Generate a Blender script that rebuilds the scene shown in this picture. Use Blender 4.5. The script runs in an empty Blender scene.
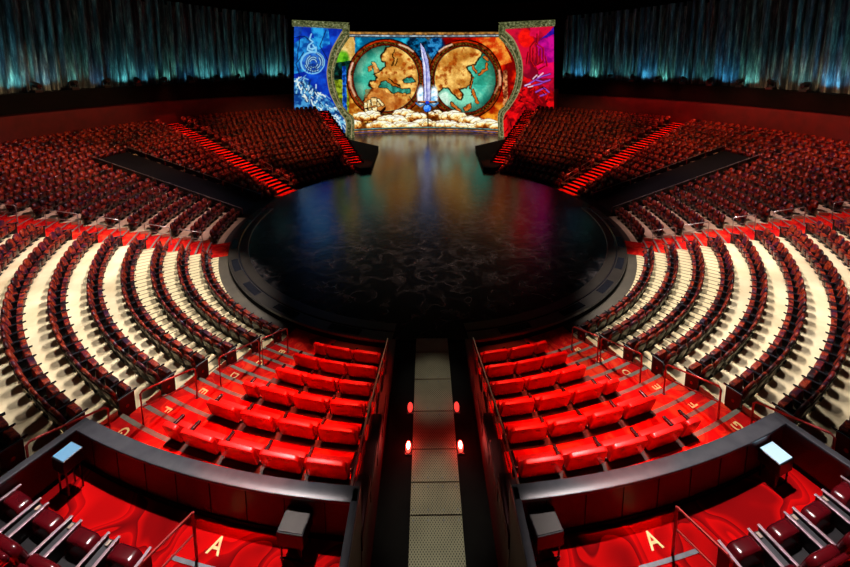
import bpy, bmesh, math, random
import numpy as np
from mathutils import Vector, Matrix
random.seed(7); rng = np.random.default_rng(7)
R = math.radians
scene = bpy.context.scene
col = scene.collection

# ------------------------------------------------------------------ camera (a shift lens, as in perspective-corrected architecture photos)
CAMF, CY, CX = 368.85, 115.73, 429.16
CAMP = Vector((-0.173, -25.395, 10.259))
def _basis():
    pi_, ya, ro = 0.12198, 0.00981, 0.0003
    fw = Vector((math.sin(ya)*math.cos(pi_), math.cos(ya)*math.cos(pi_), -math.sin(pi_)))
    rt = Vector((math.cos(ya), -math.sin(ya), 0)); up = rt.cross(fw)
    rt2 = rt*math.cos(ro)+up*math.sin(ro); up2 = up*math.cos(ro)-rt*math.sin(ro)
    return fw, rt2, up2
FW, RT, UP = _basis()
cam = bpy.data.objects.new('camera', bpy.data.cameras.new('camera')); col.objects.link(cam)
cam.matrix_world = Matrix(((RT.x, UP.x, -FW.x, CAMP.x), (RT.y, UP.y, -FW.y, CAMP.y), (RT.z, UP.z, -FW.z, CAMP.z), (0, 0, 0, 1)))
cam.data.sensor_width = 36; cam.data.sensor_fit = 'HORIZONTAL'
cam.data.lens = CAMF*36/850
cam.data.shift_y = (CY-283.5)/850; cam.data.shift_x = -(CX-425)/850
cam.data.clip_end = 300
scene.camera = cam
def to_px(p):
    d = Vector(p)-CAMP; z = d.dot(FW)
    if z < 0.2: return (-9999, -9999)
    return (CX+CAMF*d.dot(RT)/z, CY-CAMF*d.dot(UP)/z)
def seen(p, m=25):
    x, y = to_px(p); return -m < x < 850+m and -m < y < 567+m
def pray(x, y): return FW+RT*((x-CX)/CAMF)-UP*((y-CY)/CAMF)
def at_radius(x, y, rad):
    d = pray(x, y); a = d.x**2+d.y**2; b = 2*(CAMP.x*d.x+CAMP.y*d.y); c = CAMP.x**2+CAMP.y**2-rad*rad
    return CAMP+d*((-b+math.sqrt(max(0, b*b-4*a*c)))/(2*a))

# ------------------------------------------------------------------ view + world
vs = scene.view_settings
scene.display_settings.display_device = 'sRGB'
vs.view_transform = 'Standard'; vs.look = 'None'; vs.exposure = 0.0; vs.gamma = 1.0; vs.use_curve_mapping = False
w = bpy.data.worlds.new('world'); scene.world = w; w.use_nodes = True
w.node_tree.nodes['Background'].inputs[0].default_value = (0.9, 0.35, 0.3, 1)
w.node_tree.nodes['Background'].inputs[1].default_value = 0.0015

# ------------------------------------------------------------------ materials
def srgb(r, g, b):
    f = lambda c: (c/255/12.92) if c/255 <= 0.04045 else ((c/255+0.055)/1.055)**2.4
    return (f(r), f(g), f(b), 1)
def base_mat(name, color=(0.5, 0.5, 0.5, 1), rough=0.5, metal=0.0, spec=0.5):
    m = bpy.data.materials.new(name); m.use_nodes = True
    b = m.node_tree.nodes['Principled BSDF']
    b.inputs['Base Color'].default_value = color; b.inputs['Roughness'].default_value = rough
    b.inputs['Metallic'].default_value = metal; b.inputs['Specular IOR Level'].default_value = spec
    return m, m.node_tree, b
def nd(nt, t, **kw):
    n = nt.nodes.new(t)
    for k, v in kw.items(): setattr(n, k, v)
    return n
def noise_mat(name, stops, scale, rough=0.6, detail=4, metal=0, spec=0.5, bump=0.0, coord='Position', distort=0.0, stretch=None, interp='LINEAR', nrough=0.55, bscale=None, low=None):
    m, nt, b = base_mat(name, stops[0][1], rough, metal, spec)
    if coord == 'Position':
        src = nd(nt, 'ShaderNodeNewGeometry').outputs['Position']
    else:
        src = nd(nt, 'ShaderNodeTexCoord').outputs[coord]
    if stretch:
        mp = nd(nt, 'ShaderNodeMapping'); mp.inputs['Scale'].default_value = stretch
        nt.links.new(src, mp.inputs['Vector']); src = mp.outputs['Vector']
    n = nd(nt, 'ShaderNodeTexNoise'); n.inputs['Scale'].default_value = scale; n.inputs['Detail'].default_value = detail
    n.inputs['Distortion'].default_value = distort; n.inputs['Roughness'].default_value = nrough
    nt.links.new(src, n.inputs['Vector'])
    cr = nd(nt, 'ShaderNodeValToRGB'); cr.color_ramp.interpolation = interp
    el = cr.color_ramp.elements
    while len(el) < len(stops): el.new(0.5)
    for e, (p, c) in zip(el, stops): e.position = p; e.color = c
    fac = n.outputs['Fac']
    if low:
        nl = nd(nt, 'ShaderNodeTexNoise'); nl.inputs['Scale'].default_value = low; nl.inputs['Detail'].default_value = 1
        nt.links.new(src, nl.inputs['Vector']); ma = nd(nt, 'ShaderNodeMath', operation='MULTIPLY_ADD'); ma.inputs[1].default_value = 1.0; mb_ = nd(nt, 'ShaderNodeMath', operation='MULTIPLY_ADD'); mb_.inputs[1].default_value = 0.8; mb_.inputs[2].default_value = -0.4
        nt.links.new(nl.outputs['Fac'], mb_.inputs[0]); nt.links.new(fac, ma.inputs[0]); nt.links.new(mb_.outputs[0], ma.inputs[2]); fac = ma.outputs[0]
    nt.links.new(fac, cr.inputs['Fac']); nt.links.new(cr.outputs['Color'], b.inputs['Base Color'])
    if bump:
        bp = nd(nt, 'ShaderNodeBump'); bp.inputs['Strength'].default_value = bump; bp.inputs['Distance'].default_value = 0.02
        n2 = n
        if bscale:
            n2 = nd(nt, 'ShaderNodeTexNoise'); n2.inputs['Scale'].default_value = bscale; nt.links.new(src, n2.inputs['Vector'])
        nt.links.new(n2.outputs['Fac'], bp.inputs['Height']); nt.links.new(bp.outputs['Normal'], b.inputs['Normal'])
    return m
def emit_mat(name, color, strength):
    m, nt, b = base_mat(name, (0.02, 0.02, 0.02, 1), 0.5)
    b.inputs['Emission Color'].default_value = color; b.inputs['Emission Strength'].default_value = strength
    return m
M = {}
M['fabric'] = noise_mat('patterned_fabric', [(0.30, srgb(14, 4, 9)), (0.41, srgb(48, 7, 8)), (0.48, srgb(92, 12, 7)), (0.53, srgb(158, 56, 18)), (0.57, srgb(104, 17, 9)), (0.63, srgb(70, 16, 34)), (0.72, srgb(30, 10, 32))], 3.2, rough=0.42, detail=6, distort=1.0, spec=0.25, nrough=0.72, low=1.7)
M['shell'] = noise_mat('grey_shell', [(0.3, srgb(62, 60, 54)), (0.7, srgb(84, 80, 70))], 6, rough=0.45)
M['black'] = noise_mat('black_plastic', [(0.3, (0.006, 0.006, 0.007, 1)), (0.7, (0.014, 0.014, 0.016, 1))], 9, rough=0.38)
M['arm'] = noise_mat('black_gloss', [(0.3, (0.008, 0.008, 0.01, 1)), (0.7, (0.016, 0.016, 0.02, 1))], 9, rough=0.24, spec=0.9)
M['matte'] = noise_mat('matt_black', [(0.3, (0.0012, 0.0012, 0.0013, 1)), (0.7, (0.003, 0.003, 0.003, 1))], 3, rough=0.9, spec=0.1)
M['panel'] = noise_mat('end_panel_wood', [(0.3, srgb(22, 6, 6)), (0.7, srgb(36, 10, 8))], 5, rough=0.4, stretch=(1, 1, 0.2))
M['trimstrip'] = noise_mat('panel_trim', [(0.3, srgb(96, 98, 104)), (0.7, srgb(120, 122, 126))], 8, rough=0.35, metal=0.6)
M['emblem'] = noise_mat('emblem_red', [(0.3, srgb(150, 20, 14)), (0.7, srgb(190, 40, 20))], 8, rough=0.5)
M['sofa'] = noise_mat('red_leather', [(0.3, srgb(172, 16, 14)), (0.7, srgb(198, 30, 24))], 2.5, rough=0.36, bump=0.05, bscale=40)
M['plate'] = noise_mat('number_plate', [(0.3, srgb(150, 130, 120)), (0.7, srgb(190, 170, 150))], 9, rough=0.4)
M['vinyl'] = noise_mat('oxblood_vinyl', [(0.3, srgb(70, 5, 14)), (0.7, srgb(92, 10, 18))], 3, rough=0.2, spec=0.7)
M['silver'] = noise_mat('pinkish_silver', [(0.3, srgb(150, 124, 132)), (0.7, srgb(172, 146, 154))], 7, rough=0.4, metal=0.35)
M['console'] = noise_mat('console_grey', [(0.3, srgb(40, 42, 46)), (0.7, srgb(60, 62, 66))], 7, rough=0.4)
M['beige'] = noise_mat('beige_floor', [(0.3, srgb(192, 170, 128)), (0.7, srgb(224, 206, 166))], 0.8, rough=0.5, detail=6)
M['carpet'] = noise_mat('red_carpet', [(0.40, srgb(176, 8, 10)), (0.47, srgb(196, 14, 12)), (0.52, srgb(222, 40, 18)), (0.57, srgb(196, 12, 12)), (0.64, srgb(214, 60, 30))], 1.3, rough=0.9, detail=1, distort=1.6, spec=0.1, bump=0.2, bscale=120)
M['boxcarpet'] = noise_mat('wave_carpet', [(0.0, srgb(92, 2, 5)), (0.35, srgb(132, 4, 7)), (0.43, srgb(190, 7, 8)), (0.435, srgb(104, 3, 6)), (0.50, srgb(160, 5, 8)), (0.505, srgb(200, 8, 9)), (0.58, srgb(150, 4, 7)), (0.585, srgb(206, 9, 10)), (0.7, srgb(170, 6, 8))], 0.85, rough=0.95, detail=0.6, distort=0.9, spec=0.05, bump=0.2, bscale=150)
M['nosing'] = noise_mat('nosing_strip', [(0.3, srgb(96, 90, 80)), (0.7, srgb(124, 118, 104))], 5, rough=0.5)
M['darknosing'] = noise_mat('dark_nosing', [(0.3, srgb(40, 36, 30)), (0.7, srgb(56, 50, 42))], 5, rough=0.5)
M['railred'] = noise_mat('dark_steel_rail', [(0.3, srgb(150, 40, 36)), (0.7, srgb(170, 50, 44))], 8, rough=0.3, metal=0.45)
M['railsteel'] = noise_mat('steel_rail', [(0.3, srgb(150, 140, 132)), (0.7, srgb(176, 166, 156))], 8, rough=0.3, metal=0.7)
M['darkwall'] = noise_mat('dark_red_wall', [(0.3, srgb(66, 0, 2)), (0.7, srgb(86, 1, 3))], 1.2, rough=0.6)
M['boxwall'] = noise_mat('lacquered_red_panel', [(0.3, srgb(66, 4, 9)), (0.7, srgb(84, 7, 12))], 1.2, rough=0.45)
M['cap'] = noise_mat('parapet_cap', [(0.3, srgb(58, 60, 66)), (0.7, srgb(74, 76, 80))], 4, rough=0.36, spec=0.6, bump=0.03, bscale=60)
M['ring'] = noise_mat('stage_ring', [(0.3, srgb(34, 29, 24)), (0.7, srgb(48, 41, 34))], 1.5, rough=0.35, detail=6)
M['ringdark'] = noise_mat('ring_recess', [(0.3, (0.006, 0.006, 0.008, 1)), (0.7, (0.012, 0.012, 0.016, 1))], 4, rough=0.2)
M['apron'] = noise_mat('apron_floor', [(0.3, srgb(58, 50, 38)), (0.7, srgb(76, 66, 50))], 1.5, rough=0.6, detail=6)
M['ramp'] = noise_mat('ramp_black', [(0.3, (0.0015, 0.0015, 0.002, 1)), (0.7, (0.003, 0.003, 0.0035, 1))], 1.5, rough=0.6, spec=0.15)
M['letter'] = noise_mat('letter_gold', [(0.3, srgb(238, 206, 130)), (0.7, srgb(250, 222, 150))], 7, rough=0.6)
M['screenoff'] = noise_mat('grey_screen', [(0.3, srgb(50, 46, 40)), (0.7, srgb(58, 53, 46))], 4, rough=0.55)
M['screenlit'] = emit_mat('lit_screen', srgb(190, 220, 240), 1.3)
M['screenlit2'] = emit_mat('lit_screen_blue', srgb(120, 180, 220), 0.9)
M['lampred'] = emit_mat('red_lamp', (1, 0.04, 0.025, 1), 4)
M['lampcore'] = emit_mat('lamp_core', (1, 0.5, 0.4, 1), 14)
M['lampdim'] = emit_mat('red_lamp_dim', (1, 0.04, 0.03, 1), 1.6)
M['glint'] = emit_mat('pin_led', (1, 0.9, 0.75, 1), 0.9)
M['valance'] = M['matte']

def curtain_mat():
    m, nt, b = base_mat('shimmer_curtain', (0.2, 0.3, 0.35, 1), 0.55)
    g = nd(nt, 'ShaderNodeNewGeometry'); mp = nd(nt, 'ShaderNodeMapping'); mp.inputs['Scale'].default_value = (1.7, 1.7, 0.16)
    nt.links.new(g.outputs['Position'], mp.inputs['Vector'])
    n = nd(nt, 'ShaderNodeTexNoise'); n.inputs['Scale'].default_value = 2.4; n.inputs['Detail'].default_value = 8; n.inputs['Roughness'].default_value = 0.75
    nt.links.new(mp.outputs['Vector'], n.inputs['Vector'])
    cr = nd(nt, 'ShaderNodeValToRGB'); el = cr.color_ramp.elements
    el.new(0.5); el.new(0.6)
    for e, (p, c) in zip(el, [(0.36, srgb(14, 20, 26)), (0.5, srgb(62, 80, 88)), (0.6, srgb(120, 146, 146)), (0.7, srgb(205, 220, 205))]): e.position = p; e.color = c
    nt.links.new(n.outputs['Fac'], cr.inputs['Fac']); nt.links.new(cr.outputs['Color'], b.inputs['Base Color'])
    return m
M['curtain'] = curtain_mat()

def stage_mat():
    m, nt, b = base_mat('painted_stage', (0.01, 0.011, 0.013, 1), 0.25)
    g = nd(nt, 'ShaderNodeNewGeometry')
    n = nd(nt, 'ShaderNodeTexNoise'); n.inputs['Scale'].default_value = 0.45; n.inputs['Detail'].default_value = 3
    nt.links.new(g.outputs['Position'], n.inputs['Vector'])
    mx = nd(nt, 'ShaderNodeMixRGB'); mx.inputs['Fac'].default_value = 0.62
    nt.links.new(g.outputs['Position'], mx.inputs['Color1'])
    sc_ = nd(nt, 'ShaderNodeVectorMath', operation='SCALE'); sc_.inputs['Scale'].default_value = 14
    nt.links.new(n.outputs['Color'], sc_.inputs[0]); nt.links.new(sc_.outputs['Vector'], mx.inputs['Color2'])
    v = nd(nt, 'ShaderNodeTexVoronoi'); v.feature = 'DISTANCE_TO_EDGE'; v.inputs['Scale'].default_value = 0.5
    nt.links.new(mx.outputs['Color'], v.inputs['Vector'])
    cr = nd(nt, 'ShaderNodeValToRGB'); el = cr.color_ramp.elements
    el[0].position = 0.0; el[0].color = (0.9, 0.9, 0.9, 1); el[1].position = 0.13; el[1].color = (0, 0, 0, 1)
    nt.links.new(v.outputs['Distance'], cr.inputs['Fac'])
    n2 = nd(nt, 'ShaderNodeTexNoise'); n2.inputs['Scale'].default_value = 1.3; n2.inputs['Detail'].default_value = 7; n2.inputs['Roughness'].default_value = 0.7
    nt.links.new(g.outputs['Position'], n2.inputs['Vector'])
    cr2 = nd(nt, 'ShaderNodeValToRGB'); el = cr2.color_ramp.elements
    el[0].position = 0.36; el[0].color = (0, 0, 0, 1); el[1].position = 0.74; el[1].color = (1, 1, 1, 1)
    nt.links.new(n2.outputs['Fac'], cr2.inputs['Fac'])
    mul = nd(nt, 'ShaderNodeMath', operation='MULTIPLY'); nt.links.new(cr.outputs['Color'], mul.inputs[0]); nt.links.new(cr2.outputs['Color'], mul.inputs[1])
    c = nd(nt, 'ShaderNodeMixRGB'); c.inputs['Color1'].default_value = srgb(16, 17, 20); c.inputs['Color2'].default_value = srgb(100, 88, 84)
    nt.links.new(mul.outputs[0], c.inputs['Fac']); nt.links.new(c.outputs['Color'], b.inputs['Base Color'])
    n3 = nd(nt, 'ShaderNodeTexNoise'); n3.inputs['Scale'].default_value = 2.2; n3.inputs['Detail'].default_value = 5
    nt.links.new(g.outputs['Position'], n3.inputs['Vector'])
    bp = nd(nt, 'ShaderNodeBump'); bp.inputs['Strength'].default_value = 0.25; bp.inputs['Distance'].default_value = 0.03
    nt.links.new(n3.outputs['Fac'], bp.inputs['Height']); nt.links.new(bp.outputs['Normal'], b.inputs['Normal'])
    b.inputs['Roughness'].default_value = 0.2; b.inputs['Specular IOR Level'].default_value = 0.9
    return m
M['stage'] = stage_mat()

def mesh_metal():
    m, nt, b = base_mat('perforated_metal', srgb(120, 114, 90), 0.45, 0.3)
    g = nd(nt, 'ShaderNodeNewGeometry'); sp = nd(nt, 'ShaderNodeSeparateXYZ'); nt.links.new(g.outputs['Position'], sp.inputs[0])
    outs = []
    k = 2*math.pi/0.062
    for ax, kk in (('X', k), ('Y', k*0.78)):
        a = nd(nt, 'ShaderNodeMath', operation='MULTIPLY'); a.inputs[1].default_value = kk; nt.links.new(sp.outputs[ax], a.inputs[0])
        s = nd(nt, 'ShaderNodeMath', operation='SINE'); nt.links.new(a.outputs[0], s.inputs[0]); outs.append(s)
    mu = nd(nt, 'ShaderNodeMath', operation='MULTIPLY'); nt.links.new(outs[0].outputs[0], mu.inputs[0]); nt.links.new(outs[1].outputs[0], mu.inputs[1])
    cr = nd(nt, 'ShaderNodeValToRGB'); el = cr.color_ramp.elements
    el[0].position = 0.18; el[0].color = srgb(26, 24, 18); el[1].position = 0.42; el[1].color = srgb(150, 146, 122)
    nt.links.new(mu.outputs[0], cr.inputs['Fac'])
    ad = nd(nt, 'ShaderNodeMath', operation='MULTIPLY_ADD'); ad.inputs[1].default_value = 0.5; ad.inputs[2].default_value = 0.5
    nt.links.new(mu.outputs[0], ad.inputs[0]); nt.links.new(ad.outputs[0], cr.inputs['Fac'])
    n = nd(nt, 'ShaderNodeTexNoise'); n.inputs['Scale'].default_value = 1.6; n.inputs['Detail'].default_value = 5; nt.links.new(g.outputs['Position'], n.inputs['Vector'])
    mx = nd(nt, 'ShaderNodeMixRGB', blend_type='MULTIPLY'); mx.inputs['Fac'].default_value = 0.6
    nt.links.new(cr.outputs['Color'], mx.inputs['Color1']); nt.links.new(n.outputs['Fac'], mx.inputs['Color2'])
    nt.links.new(mx.outputs['Color'], b.inputs['Base Color'])
    return m
M['grate'] = mesh_metal()
def grille_floor():
    # beige boards with fine dark radial joints (front rows)
    m, nt, b = base_mat('beige_slat_floor', srgb(226, 214, 176), 0.45)
    g = nd(nt, 'ShaderNodeNewGeometry'); sp = nd(nt, 'ShaderNodeSeparateXYZ'); nt.links.new(g.outputs['Position'], sp.inputs[0])
    at = nd(nt, 'ShaderNodeMath', operation='ARCTAN2'); nt.links.new(sp.outputs['X'], at.inputs[0]); nt.links.new(sp.outputs['Y'], at.inputs[1])
    mu = nd(nt, 'ShaderNodeMath', operation='MULTIPLY'); mu.inputs[1].default_value = 180/math.pi/1.3; nt.links.new(at.outputs[0], mu.inputs[0])
    fr = nd(nt, 'ShaderNodeMath', operation='FRACT'); nt.links.new(mu.outputs[0], fr.inputs[0])
    cr = nd(nt, 'ShaderNodeValToRGB'); el = cr.color_ramp.elements; el.new(0.1)
    for e, (p, c) in zip(el, [(0.0, srgb(60, 52, 38)), (0.14, srgb(70, 60, 44)), (0.2, srgb(214, 194, 148))]): e.position = p; e.color = c
    nt.links.new(fr.outputs[0], cr.inputs['Fac']); nt.links.new(cr.outputs['Color'], b.inputs['Base Color'])
    return m
M['slats'] = grille_floor()

# ------------------------------------------------------------------ mesh helpers
class MB:
    def __init__(s): s.v = []; s.f = []; s.mi = []; s.mats = []; s.smooth = False
    def m(s, mat):
        if mat not in s.mats: s.mats.append(mat)
        return s.mats.index(mat)
    def add(s, vs_, fs, mat):
        o = len(s.v); i = s.m(mat); s.v += [tuple(v) for v in vs_]
        for f in fs: s.f.append(tuple(o+a for a in f)); s.mi.append(i)
    def box(s, x0, x1, y0, y1, z0, z1, mat, M4=None):
        vv = [Vector((x, y, z)) for z in (z0, z1) for y in (y0, y1) for x in (x0, x1)]
        if M4: vv = [M4 @ v for v in vv]
        s.add(vv, [(0, 2, 3, 1), (4, 5, 7, 6), (0, 1, 5, 4), (2, 6, 7, 3), (0, 4, 6, 2), (1, 3, 7, 5)], mat)
    def prism(s, poly, a, b, mat, axis='y', M4=None):
        # poly in the other two axes, extruded along axis from a to b
        n = len(poly)
        def mk(p, t):
            v = {'y': (p[0], t, p[1]), 'z': (p[0], p[1], t), 'x': (t, p[0], p[1])}[axis]
            v = Vector(v); return M4 @ v if M4 else v
        vv = [mk(p, a) for p in poly]+[mk(p, b) for p in poly]
        fs = [tuple(range(n))[::-1], tuple(range(n, 2*n))]+[(i, (i+1) % n, n+(i+1) % n, n+i) for i in range(n)]
        s.add(vv, fs, mat)
    def tube(s, pts, r, mat, n=6, caps=True):
        pts = [Vector(p) for p in pts]; rings = []
        for i, p in enumerate(pts):
            d = (pts[min(i+1, len(pts)-1)]-pts[max(i-1, 0)]).normalized()
            u = d.cross(Vector((0, 0, 1)))
            if u.length < 1e-3: u = d.cross(Vector((1, 0, 0)))
            u.normalize(); v = d.cross(u)
            rings.append([p+u*(r*math.cos(2*math.pi*k/n))+v*(r*math.sin(2*math.pi*k/n)) for k in range(n)])
        vv = [q for ring in rings for q in ring]; fs = []
        for i in range(len(pts)-1):
            for k in range(n): fs.append((i*n+k, i*n+(k+1) % n, (i+1)*n+(k+1) % n, (i+1)*n+k))
        if caps: fs += [tuple(range(n))[::-1], tuple((len(pts)-1)*n+k for k in range(n))]
        s.add(vv, fs, mat)
    def quad(s, a, b, c, d, mat): s.add([a, b, c, d], [(0, 1, 2, 3)], mat)
    def mesh(s, name, bevel=0, segs=2, smooth=False, angle=40):
        me = bpy.data.meshes.new(name); me.from_pydata(s.v, [], s.f)
        for mt in s.mats: me.materials.append(M[mt] if isinstance(mt, str) else mt)
        me.polygons.foreach_set('material_index', s.mi)
        bm = bmesh.new(); bm.from_mesh(me)
        bmesh.ops.recalc_face_normals(bm, faces=bm.faces)
        if bevel:
            ed = [e for e in bm.edges if len(e.link_faces) == 2 and e.calc_face_angle(0) > R(20)]
            bmesh.ops.bevel(bm, geom=ed, offset=bevel, segments=segs, profile=0.5, affect='EDGES', clamp_overlap=True)
        if smooth:
            for f in bm.faces: f.smooth = True
            for e in bm.edges:
                if len(e.link_faces) == 2 and e.calc_face_angle(0) > R(angle): e.smooth = False
        bm.to_mesh(me); bm.free(); me.update()
        return me
    def build(s, name, parent=None, **kw):
        return link(name, s.mesh(name, **kw), parent)
def link(name, me, parent=None, loc=None, rz=None):
    o = bpy.data.objects.new(name, me); col.objects.link(o)
    if parent is not None: o.parent = parent
    if loc is not None: o.location = loc
    if rz is not None: o.rotation_euler = (0, 0, rz)
    return o
def tag(o, label=None, cat=None, group=None, kind=None):
    if label: o['label'] = label
    if cat: o['category'] = cat
    if group: o['group'] = group
    if kind: o['kind'] = kind
    return o
def empty(name, loc, rz=0.0):
    o = bpy.data.objects.new(name, None); col.objects.link(o); o.location = loc; o.rotation_euler = (0, 0, rz); o.empty_display_size = 0.1
    return o
def struct(o): o['kind'] = 'structure'; return o
def rrect(w_, z0, z1, r, n=5, bottom=True):
    pts = []
    cs = [(w_/2-r, z1-r, 0), (-w_/2+r, z1-r, 90)]
    cs += [(-w_/2+r, z0+r, 180), (w_/2-r, z0+r, 270)] if bottom else []
    for cx, cz, a0 in cs:
        for i in range(n+1):
            a = R(a0+90*i/n); pts.append((cx+r*math.cos(a), cz+r*math.sin(a)))
    if not bottom: pts += [(-w_/2, z0), (w_/2, z0)]
    return pts
ORD = ['zeroth', 'first', 'second', 'third', 'fourth', 'fifth', 'sixth', 'seventh', 'eighth', 'ninth', 'tenth', 'eleventh', 'twelfth', 'thirteenth', 'fourteenth', 'fifteenth', 'sixteenth', 'seventeenth', 'eighteenth', 'nineteenth', 'twentieth', 'twenty-first', 'twenty-second', 'twenty-third', 'twenty-fourth', 'twenty-fifth', 'twenty-sixth', 'twenty-seventh', 'twenty-eighth', 'twenty-ninth', 'thirtieth', 'thirty-first', 'thirty-second', 'thirty-third', 'thirty-fourth', 'thirty-fifth']
SIDE = {-1: 'left', 1: 'right'}
# ------------------------------------------------------------------ plan of the house
R1 = 13.416; NROW = 16
rk = lambda k: R1+(k-1)
zt = lambda k: 0.301+(k-1)*0.3628-0.0025*(k-1)**2
zf = lambda k: zt(k)-0.55
def zfr(r): return zf(r-R1+1)
TA, TB, TC, TD = R(22.45), R(69.95), R(114.9), R(150.3)
def off(t, o): return lambda r: t+math.asin(max(-1, min(1, o/r)))
edge_x = lambda x: (lambda r: math.asin(x/r))
def edge_y(y0, sl=0.052):
    def f(r):
        y = y0
        for _ in range(6): y = y0+sl*(math.sqrt(r*r-y*y)-13.35)
        return math.acos(-y/r)
    return f
def pol(r, t, s=1, z=0.0): return Vector((s*r*math.sin(t), -r*math.cos(t), z))
def along(t, a, o, s=1, z=0.0):
    return Vector((s*(a*math.sin(t)+o*math.cos(t)), -a*math.cos(t)+o*math.sin(t), z))
def sector(mb, ra, rb, f0, f1, z, s, mat, zprev=None, rmat=None, n=None, zlow=None):
    a0, a1, b0, b1 = f0(ra), f1(ra), f0(rb), f1(rb)
    n = n or max(1, int(max(abs(a1-a0), abs(b1-b0))/R(2.0)))
    vv = []
    for i in range(n+1):
        u = i/n
        vv.append(pol(ra, a0+(a1-a0)*u, s, z)); vv.append(pol(rb, b0+(b1-b0)*u, s, z))
    mb.add(vv, [(2*i, 2*i+1, 2*i+3, 2*i+2) for i in range(n)], mat)
    if zprev is not None:
        vv = []
        for i in range(n+1):
            t = a0+(a1-a0)*i/n; vv.append(pol(ra, t, s, zprev)); vv.append(pol(ra, t, s, z))
        mb.add(vv, [(2*i, 2*i+1, 2*i+3, 2*i+2) for i in range(n)], rmat or mat)
    if zlow is not None:
        for e in (0, 1):
            f = (f0, f1)[e]; mb.quad(pol(ra, f(ra), s, zlow), pol(rb, f(rb), s, zlow), pol(rb, f(rb), s, z), pol(ra, f(ra), s, z), rmat or mat)
RA0 = 12.58
def tier_r(k): return (RA0 if k == 1 else rk(k)-0.62, rk(k)+0.38)
RAMP0, RAMP1 = 0.15, 3.45
SECT = {  # name: (edge, edge, rows)
    'wedge': (edge_x(1.6), off(TA, -1.2), range(1, 8)),
    'main': (off(TA, 0.75), off(TB, -1.07), range(1, NROW+1)),
    'upper': (off(TB, 0.75), edge_y(RAMP0), range(1, 12)),
    'back': (off(TB, 0.75), off(TC, -0.95), range(12, NROW+1)),
    'side': (edge_y(RAMP1), off(TC, -0.95), range(1, 12)),
    'rear': (off(TC, 0.85), off(TD, -0.75), range(1, NROW+1)),
}
def treads(kmax):                                      # two treads to every row
    out = []; zp = None
    for k in range(1, kmax+1):
        dz = 0.5*(zf(k+1)-zf(k))
        for r0, r1, z in ((RA0 if k == 1 else rk(k)-0.2, rk(k)+0.3, zf(k)), (rk(k)+0.3, rk(k)+0.8, zf(k)+dz)):
            out.append((r0, r1, z, zp)); zp = z
    return out
TREADS = treads(NROW)
def aisle_z(r): return next(z for (r0, r1, z, _) in TREADS if r0 <= r < r1)
for s in (-1, 1):
    for nm, (f0, f1, ks) in SECT.items():
        mb = MB()
        for k in ks:
            ra, rb = tier_r(k)
            if nm == 'wedge' and k == 7: rb = 19.80
            top = 'carpet' if nm == 'wedge' else ('slats' if nm == 'main' and 2 <= k <= 4 else 'beige')
            if nm in ('side', 'rear'): top = 'apron'
            if k == 1:
                sector(mb, ra, 13.1, f0, f1, zf(1), s, 'apron')
                sector(mb, 13.1, rb, f0, f1, zf(1), s, 'slats' if nm == 'main' else top, zlow=zf(1)-0.5)
            else:
                sector(mb, ra, rb, f0, f1, zf(k), s, top, zf(k-1), 'matte' if nm in ('side', 'rear', 'back') else ('darknosing' if nm == 'wedge' else 'beige'), zlow=zf(k)-0.8)
            if nm == 'wedge' and k > 1:
                sector(mb, ra-0.012, ra+0.17, f0, f1, zf(k)+0.006, s, 'darknosing')
        struct(mb.build('floor'))
    # stepped aisles
    for t, o0, o1, kmax, kind in ((TA, -1.2, 0.75, 11, 'a'), (TB, -1.07, 0.75, NROW, 'b'), (TC, -0.95, 0.85, NROW, 'c'), (TD, -0.75, 0.6, NROW, 'd')):
        mb = MB()
        tr = treads(kmax)
        if kind == 'a':
            tr = [q for (r0, r1, z, zp) in tr for q in ([(r0, r1, z, zp)] if not (r0 < 19.79 < r1) else [(r0, 19.79, z, zp), (19.79, r1, z, None)])]
        for (r0, r1, z, zp) in tr:
            oo0 = -0.2 if (kind == 'a' and r0 > 19.7) else o0
            sector(mb, r0, r1, off(t, oo0), off(t, o1), z, s, 'carpet', zp, 'carpet' if kind in 'ab' else 'matte', n=3, zlow=z-0.7)
            if zp is not None:
                sector(mb, r0-0.012, r0+(0.085 if kind in 'ab' else 0.03), off(t, oo0), off(t, o1), z+0.006, s, 'nosing' if kind in 'ab' else 'matte', n=3)
        if kind == 'd':                                # close the outer flank of the far block
            for k in range(1, NROW+1):
                ra, rb = tier_r(k); f = off(t, o1+0.05)
                mb.quad(pol(ra, f(ra), s, -0.3), pol(rb, f(rb), s, -0.3), pol(rb, f(rb), s, zf(k)+0.25), pol(ra, f(ra), s, zf(k)+0.25), 'matte')
        struct(mb.build('aisle_steps'))
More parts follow.
